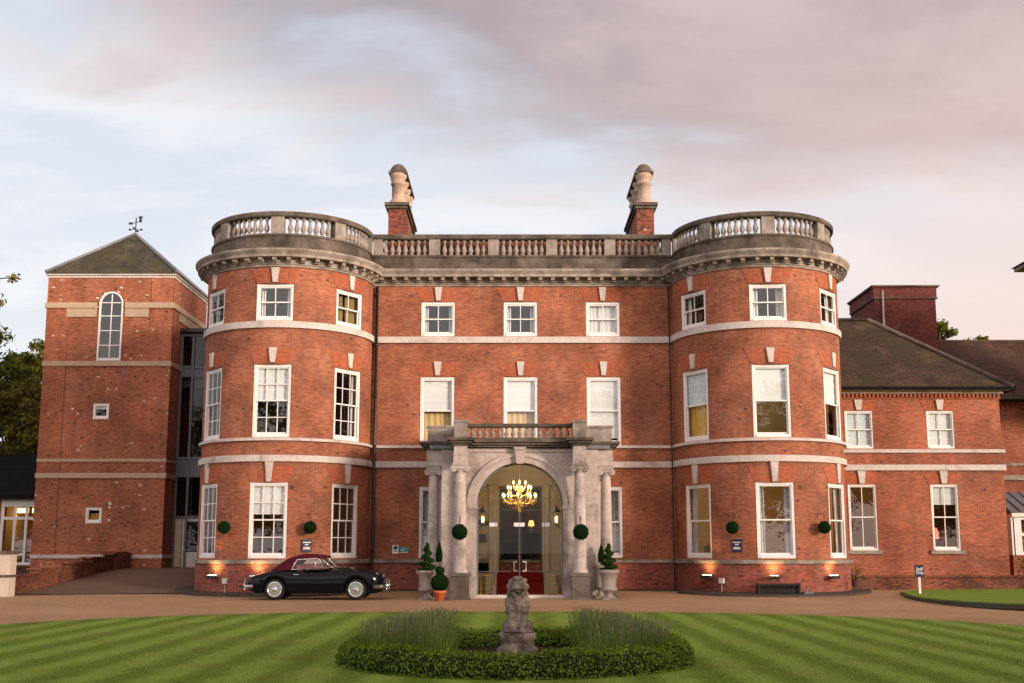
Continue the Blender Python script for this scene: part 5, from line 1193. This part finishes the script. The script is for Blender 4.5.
def cone_tree(x, y, z, h, r, label):
    t = thing('cone_topiary', label, 'topiary', (x, y, z), 'slim cone topiary beside the portico'); n = 2600; f = rng.uniform(0, 1, n) ** 1.2; a = rng.uniform(0, 6.28, n); rr = r * np.sin(np.clip(f * .85 + .16, 0, 1) * math.pi) ** .8 * (1 - f * .3)
    P = np.stack([x + rr * np.cos(a), y + rr * np.sin(a), z + f * h], 1); leaves_mesh('foliage', P, np.stack([np.cos(a), np.sin(a), .3 + 0 * a], 1), .024, 'leaf_top', t, .6)
    mb = MB(); mb.lathe(x, y, [(r * .85 * math.sin(min(1, q * .85 + .16) * math.pi) ** .8 * (1 - q * .3) + .004, z + q * h) for q in fr(0, 1, 10)], 10); mb.build('core', 'core', t)
zg = ground_z(0, 35.6)
urn(-2.60, 35.7, zg, 'stained stone urn beside the terracotta pot', .88, .30); spiral(-2.60, 35.7, zg + .84, .86, .28, 'green spiral topiary in the urn beside the terracotta pot')
urn(2.96, 35.7, zg, 'pale fluted stone urn on the portico flank away from the car', .90, .29); spiral(2.96, 35.7, zg + .86, .82, .29, 'green spiral topiary in the pale fluted urn')
urn(-2.30, 36.75, zg, 'stone urn half hidden behind the terracotta pot', 1.12, .22); cone_tree(-2.30, 36.75, zg + 1.08, .66, .11, 'slim dark cone topiary behind the ball topiary pot')
urn(2.76, 36.55, zg, 'stone urn half hidden behind the pale fluted urn', 1.10, .22); cone_tree(2.80, 36.55, zg + 1.06, .60, .11, 'slim dark cone topiary behind the pale fluted urn')
x, y = -2.17, 35.15
t = thing('terracotta_pot', 'small orange terracotta pot standing on the gravel', 'pot', (x, y, zg)); mb = MB(); mb.lathe(x, y, [(.12, zg), (.16, zg + .22), (.185, zg + .225), (.185, zg + .29), (.16, zg + .29), (.15, zg + .25)], 20); mb.build('pot_body', 'terracotta', t); mb = MB(); mb.lathe(x, y, [(.155, zg + .25), (.155, zg + .265)], 14); mb.build('soil', 'soil', t)
t = thing('potted_topiary', 'two tier ball topiary growing in the orange pot', 'topiary', (x, y, zg + .26)); mb = MB(); mb.sphere((x, y, zg + .52), .24, 16, 10); mb.sphere((x, y, zg + .86), .11, 12, 8, (1, 1, .9)); mb.build('core', 'core', t)
p1, v1 = ball_points((x, y, zg + .52), .265, 2000); p2, v2 = ball_points((x, y, zg + .87), .13, 700); p2[:, :2] = np.array([x, y]) + (p2[:, :2] - [x, y]) * (1 + np.clip(p2[:, 2:] - zg - .87, 0, 1) * 2); leaves_mesh('foliage', np.r_[p1, p2], np.r_[v1, v2], .024, 'leaf_top', t, .5)

# ------------------------------------------------------------------ signs
def plaque(name, label, F, w_, h, col, lines, cat='sign', group=None):
    t = thing(name, label, cat, F(0, 0, 0), group); mb = MB(); mb.fbox(F, -w_ / 2, w_ / 2, .01, .035, -h / 2, h / 2); mb.build('board', col, t)
    if lines:
        mb = MB()
        for dz, w2, hh in lines:
            u = -w2
            while u < w2 - .012: e = min(w2, u + random.uniform(.018, .05)); mb.fbox(F, u, e, .0355, .0375, dz - hh / 2, dz + hh / 2); u = e + .010
        mb.build('lettering', 'ink', t)
    return t
for b, a, lab in ((BL, 25, 'dark blue plaque on the bay above the car'), (BR, -27, 'navy plaque on the lit bay below a topiary ball')):
    c = b.pt(R(a) * b.r, 0, .02); plaque('wall_plaque', lab, frame(c[0], c[1], R(a), 1.63), .33, .40, 'navy', [(.105, .13, .035), (.035, .06, .035), (-.06, .11, .03), (-.105, .12, .03)], group='navy plaques on the bays')
t = plaque('notice_sign', 'small white notice with blue roundel on the brick wall', frame(-4.10, YW, 0, 1.51), .22, .30, 'white', [])
mb = MB(); F = frame(-4.10, YW, 0, 1.51); mb.tube([F(0, .034, .05), F(0, .040, .05)], .075, 16); mb.fbox(F, -.08, .08, .034, .039, -.075, -.055); mb.build('roundel', 'ink_dark', t)
t = plaque('green_sign', 'small green notice on the brick wall beside a white one', frame(-3.79, YW, 0, 1.49), .28, .19, 'teal', [])
mb = MB(); F = frame(-3.79, YW, 0, 1.49); mb.fbox(F, -.14, .14, .0351, .037, -.095, -.075); mb.fbox(F, -.08, -.03, .0351, .038, -.03, .02); mb.build('mark', 'ink', t)
x, y = 13.17, 37.8; z = .10; t = thing('staff_sign', 'navy staff only sign on a white post by the side lawn', 'sign', (x, y, z))
mb = MB(); mb.box(x - .035, x + .035, y - .035, y + .035, z - .2, z + .62); mb.build('post', 'white', t)
F = frame(x, y - .05, 0, z + .72); mb = MB(); mb.fbox(F, -.145, .145, -.02, .01, -.19, .19); mb.build('board', 'navy', t); text('Staff\nOnly', .135, lambda u, n, zz: F(u, n + .012, zz), t, 'ink', sx=.95)

# ------------------------------------------------------------------ floodlights and small boxes along the bays
def flood(b, a, label, power, vis=True):
    F = frame(*b.pt(R(a) * b.r, 0, .05)[:2], R(a), .56); t = thing('floodlight', label, 'floodlight', F(0, 0, 0), 'lit floodlights along the plinth')
    mb = MB(); mb.fbox(F, -.15, .15, .10, .30, 0, .10); mb.fbox(F, -.03, .03, 0, .10, .02, .06); mb.fbox(F, -.165, .165, .30, .32, -.01, .11); mb.build('housing', 'black', t)
    mb = MB(); mb.fbox(F, -.13, .13, .12, .28, .101, .113); mb.build('lens', 'flood', t)
    l = bpy.data.lights.new('flood_light', 'SPOT'); l.energy = power * 1.35; l.color = (1, .58, .20); l.spot_size = R(125); l.spot_blend = .8; l.shadow_soft_size = .06
    o = bpy.data.objects.new('flood_light', l); COL.objects.link(o); o.parent = t; o.location = Vector(F(0, .22, .16)) - ROOT[t.name]
    d = Vector(F(0, -.25, 1)) - Vector(F(0, 0, 0)); o.rotation_euler = (-d).to_track_quat('Z', 'Y').to_euler()
flood(BL, -35, 'lit floodlight on the plinth clear of the car tail', 26); flood(BL, -4, 'lit floodlight on the plinth behind the car', 26)
flood(BR, -46, 'lit floodlight on the lit bay nearest the portico', 20); flood(BR, -5, 'lit floodlight above the black cellar grille', 20); flood(BR, 34, 'lit floodlight on the lit bay nearest the wing', 20)
for b, a, lab in ((BL, -27, 'small white junction box near the car tail floodlight'), (BR, -37.5, 'small white junction box beside the floodlight nearest the portico')):
    F = frame(*b.pt(R(a) * b.r, 0, .05)[:2], R(a), .40); t = thing('junction_box', lab, 'box', F(0, 0, 0), 'junction boxes on the plinths'); mb = MB(); mb.fbox(F, -.09, .09, 0, .08, 0, .17); mb.build('box_body', 'grey_white', t); mb = MB(); mb.tube([F(0, .03, 0), F(0, .03, -.32)], .012, 5); mb.build('conduit', 'grey_white', t)
x0, x1 = 7.95, 9.25; yb = 37.68
t = thing('cellar_grille', 'black slatted cellar grille at the foot of the lit bay', 'grille', ((x0 + x1) / 2, yb, .04)); mb = MB(); mb.box(x0, x1, yb - .06, yb - .02, .36, .42); mb.box(x0, x1, yb - .06, yb - .02, .02, .07)
for x in fr(x0, x1, 16): mb.tube([(x, yb - .04, .04), (x, yb - .04, .40)], .013, 5)
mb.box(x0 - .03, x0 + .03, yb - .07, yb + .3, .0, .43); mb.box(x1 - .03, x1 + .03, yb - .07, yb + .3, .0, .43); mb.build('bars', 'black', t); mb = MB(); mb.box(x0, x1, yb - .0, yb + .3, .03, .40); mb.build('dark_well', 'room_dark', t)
t = thing('utility_box', 'small grey utility box standing beside the cellar grille', 'box', (9.62, 37.75, .04)); mb = MB(); mb.box(9.42, 9.72, 37.72, 37.9, .04, .16); mb.tube([(9.52, 37.78, .16), (9.52, 37.78, .34)], .025, 6); mb.build('box_body', 'steel', t)
# dining chairs just inside the lit bay
def chair(x, y, rz, label, mat):
    t = thing('dining_chair', label, 'chair', (x, y, .56), 'chairs inside the lit bay'); F = frame(x, y, rz, .56)
    mb = MB(); mb.fbox(F, -.24, .24, -.24, .24, .44, .52); mb.build('seat', mat, t)
    mb = MB(); mb.grid([[F(u, -.24 - .05 * (z - .5), z - .06 * (u / .24) ** 2 * (z > 1.05)) for u in fr(-.24, .24, 8)] for z in (.52, .8, 1.1)], False, True); mb.grid([[F(u, -.20 - .05 * (z - .5), z - .06 * (u / .24) ** 2 * (z > 1.05)) for u in fr(-.24, .24, 8)] for z in (.52, .8, 1.1)], False, True); mb.build('backrest', mat, t)
    for u in (-.21, .21):
        for n in (-.21, .21): mb = MB(); mb.tube([F(u, n, 0), F(u, n, .44)], .022, 6); mb.build('leg', 'wood_dark', t)
M['chair_orange'] = plain('orange_upholstery', (.42, .15, .05), .7, 0, .2, .1)
chair(9.15, 38.75, R(200), 'orange upholstered chair behind the middle window of the lit bay', 'chair_orange')
chair(8.15, 38.9, R(160), 'dark chair behind the middle window of the lit bay', 'wood_dark'); chair(6.9, 39.6, R(120), 'dark chair behind the lit bay window nearest the portico', 'wood_dark')
t = thing('dining_table', 'dark round table inside the lit bay', 'table', (8.6, 39.5, .56)); mb = MB(); mb.lathe(8.6, 39.5, [(.55, 1.28), (.55, 1.33)], 20); mb.build('tabletop', 'wood_dark', t); mb = MB(); mb.lathe(8.6, 39.5, [(.25, .56), (.06, .7), (.06, 1.28)], 10); mb.build('pedestal', 'wood_dark', t)
# little plants against the wing and annex
def shrub(x, y, z, r, h, n, label, mat, group='bare shrubs by the wing'):
    t = thing('shrub', label, 'shrub', (x, y, z), group); mb = MB()
    for k in range(9):
        a = random.uniform(0, 6.28); q = r * random.uniform(.4, .9); mb.tube([(x, y, z), (x + q * .5 * math.cos(a), y + q * .5 * math.sin(a), z + h * .5), (x + q * math.cos(a), y + q * math.sin(a), z + h * random.uniform(.7, 1))], [.018, .012, .005], 5)
    mb.build('stems', 'bark', t); v = rng.normal(0, 1, (n, 3)); v /= np.linalg.norm(v, axis=1)[:, None]; P = np.array([x, y, z + h * .6]) + v * np.array([r, r, h * .45]) * rng.uniform(.4, 1, (n, 1)); leaves_mesh('foliage', P, v, .035, mat, t)
shrub(12.35, 42.2, .08, .38, .95, 160, 'straggly brown shrub in the corner of bay and wing', 'leaf_tree2'); shrub(19.35, 43.6, .08, .55, 1.2, 700, 'dark leafy shrub at the far end of the wing', 'leaf_yew')
bk = thing('border_edge', 'low brick edging along the foot of the wing', 'edging', (15, 42.4, 0)); mb = MB(); mb.box(11.9, 14.2, 41.9, 42.06, -.05, .22); mb.build('bricks', 'brick_old', bk)

# ------------------------------------------------------------------ trees
def tree(name, label, x, y, z, h, cz, rad, nclump, nleaf, size, mat, lean=0, spread=.9, group=None):
    t = thing(name, label, 'tree', (x, y, z), group); mb = MB(); r0 = .035 * h
    mb.tube([(x, y, z - .3), (x + lean * .2, y, z + h * .35), (x + lean * .6, y, z + h * .65), (x + lean, y, z + h * .9)], [r0, r0 * .75, r0 * .45, r0 * .12], 10)
    tk = mb.build('trunk', 'bark', t); P = []; N = []; L = MB()
    for k in range(nclump):
        v = Vector(rng.normal(0, 1, 3)).normalized(); q = random.random() ** .4
        c = np.array([x + lean * .6 + v.x * rad[0] * q, y + v.y * rad[1] * q, cz + v.z * rad[2] * q]); rr = spread * random.uniform(.5, 1.1)
        L.tube([(x + lean * .4, y, z + h * .4 + (c[2] - z - h * .4) * .35), tuple(c * .5 + np.array([x + lean * .5, y, c[2] - .4]) * .5), tuple(c)], [r0 * .3, r0 * .16, .015], 5)
        d = rng.normal(0, 1, (nleaf, 3)); d /= np.linalg.norm(d, axis=1)[:, None]; P.append(c + d * rr * rng.uniform(.25, 1, (nleaf, 1)) * [1, 1, .75]); N.append(d)
    L.build('limbs', 'bark', tk); leaves_mesh('crown', np.concatenate(P), np.concatenate(N), size, mat, t)
tree('tree', 'dense dark green tree behind the lit garden room', -28.2, 61, .6, 12, 9.0, (3.1, 2.4, 4.6), 95, 340, .12, 'leaf_tree', group='trees round the mansion')
tree('tree', 'yellowing tree crown rising behind the denser tree by the tower', -26.6, 67, .6, 13, 11.0, (2.6, 2.2, 3.6), 65, 300, .12, 'leaf_tree2', group='trees round the mansion')
tree('tree', 'dark bushy tree low beside the tower wall', -25.3, 58.5, .6, 8.5, 7.0, (1.9, 1.6, 3.0), 55, 320, .10, 'leaf_tree2', group='trees round the mansion')
tree('tree', 'thin leaved tree reaching over the edge of the view by the tower', -25.2, 48.5, .5, 15, 12.6, (4.2, 3, 1.9), 46, 75, .085, 'leaf_tree2', group='trees round the mansion', spread=.6)
tree('tree', 'small treetop showing between dark brick block and brown roof', 28.6, 76, 0, 16.6, 15.5, (1.1, 1, 1.2), 16, 130, .13, 'leaf_tree', group='trees round the mansion', spread=.6)
tree('tree', 'flat treetop just clearing the long brown roof ridge', 31.3, 76, 0, 15.7, 15.05, (1.0, 1, .8), 12, 120, .13, 'leaf_tree', group='trees round the mansion', spread=.6)
# the wood beyond the lawn, behind the viewer: it shows in the window glass and keeps the low sun off the ground floor
P = []; N = []
for k in range(150):
    x = random.uniform(-75, 190); y = -32 - random.random() * 26 - .04 * abs(x); h = random.uniform(15, 22); r = random.uniform(3.2, 5)
    for j in range(9):
        v = rng.normal(0, 1, 3); v /= np.linalg.norm(v); c = np.array([x + v[0] * r * .8, y + v[1] * r * .8, h * .58 + v[2] * h * .36]); d = rng.normal(0, 1, (60, 3)); d /= np.linalg.norm(d, axis=1)[:, None]; P.append(c + d * r * .55 * rng.uniform(.3, 1, (60, 1))); N.append(d)
w_ = leaves_mesh('woodland', np.concatenate(P), np.concatenate(N), .55, 'leaf_tree'); w_['kind'] = 'stuff'; w_['label'] = 'dark wood beyond the lawn mirrored in the window glass'; w_['category'] = 'wood'
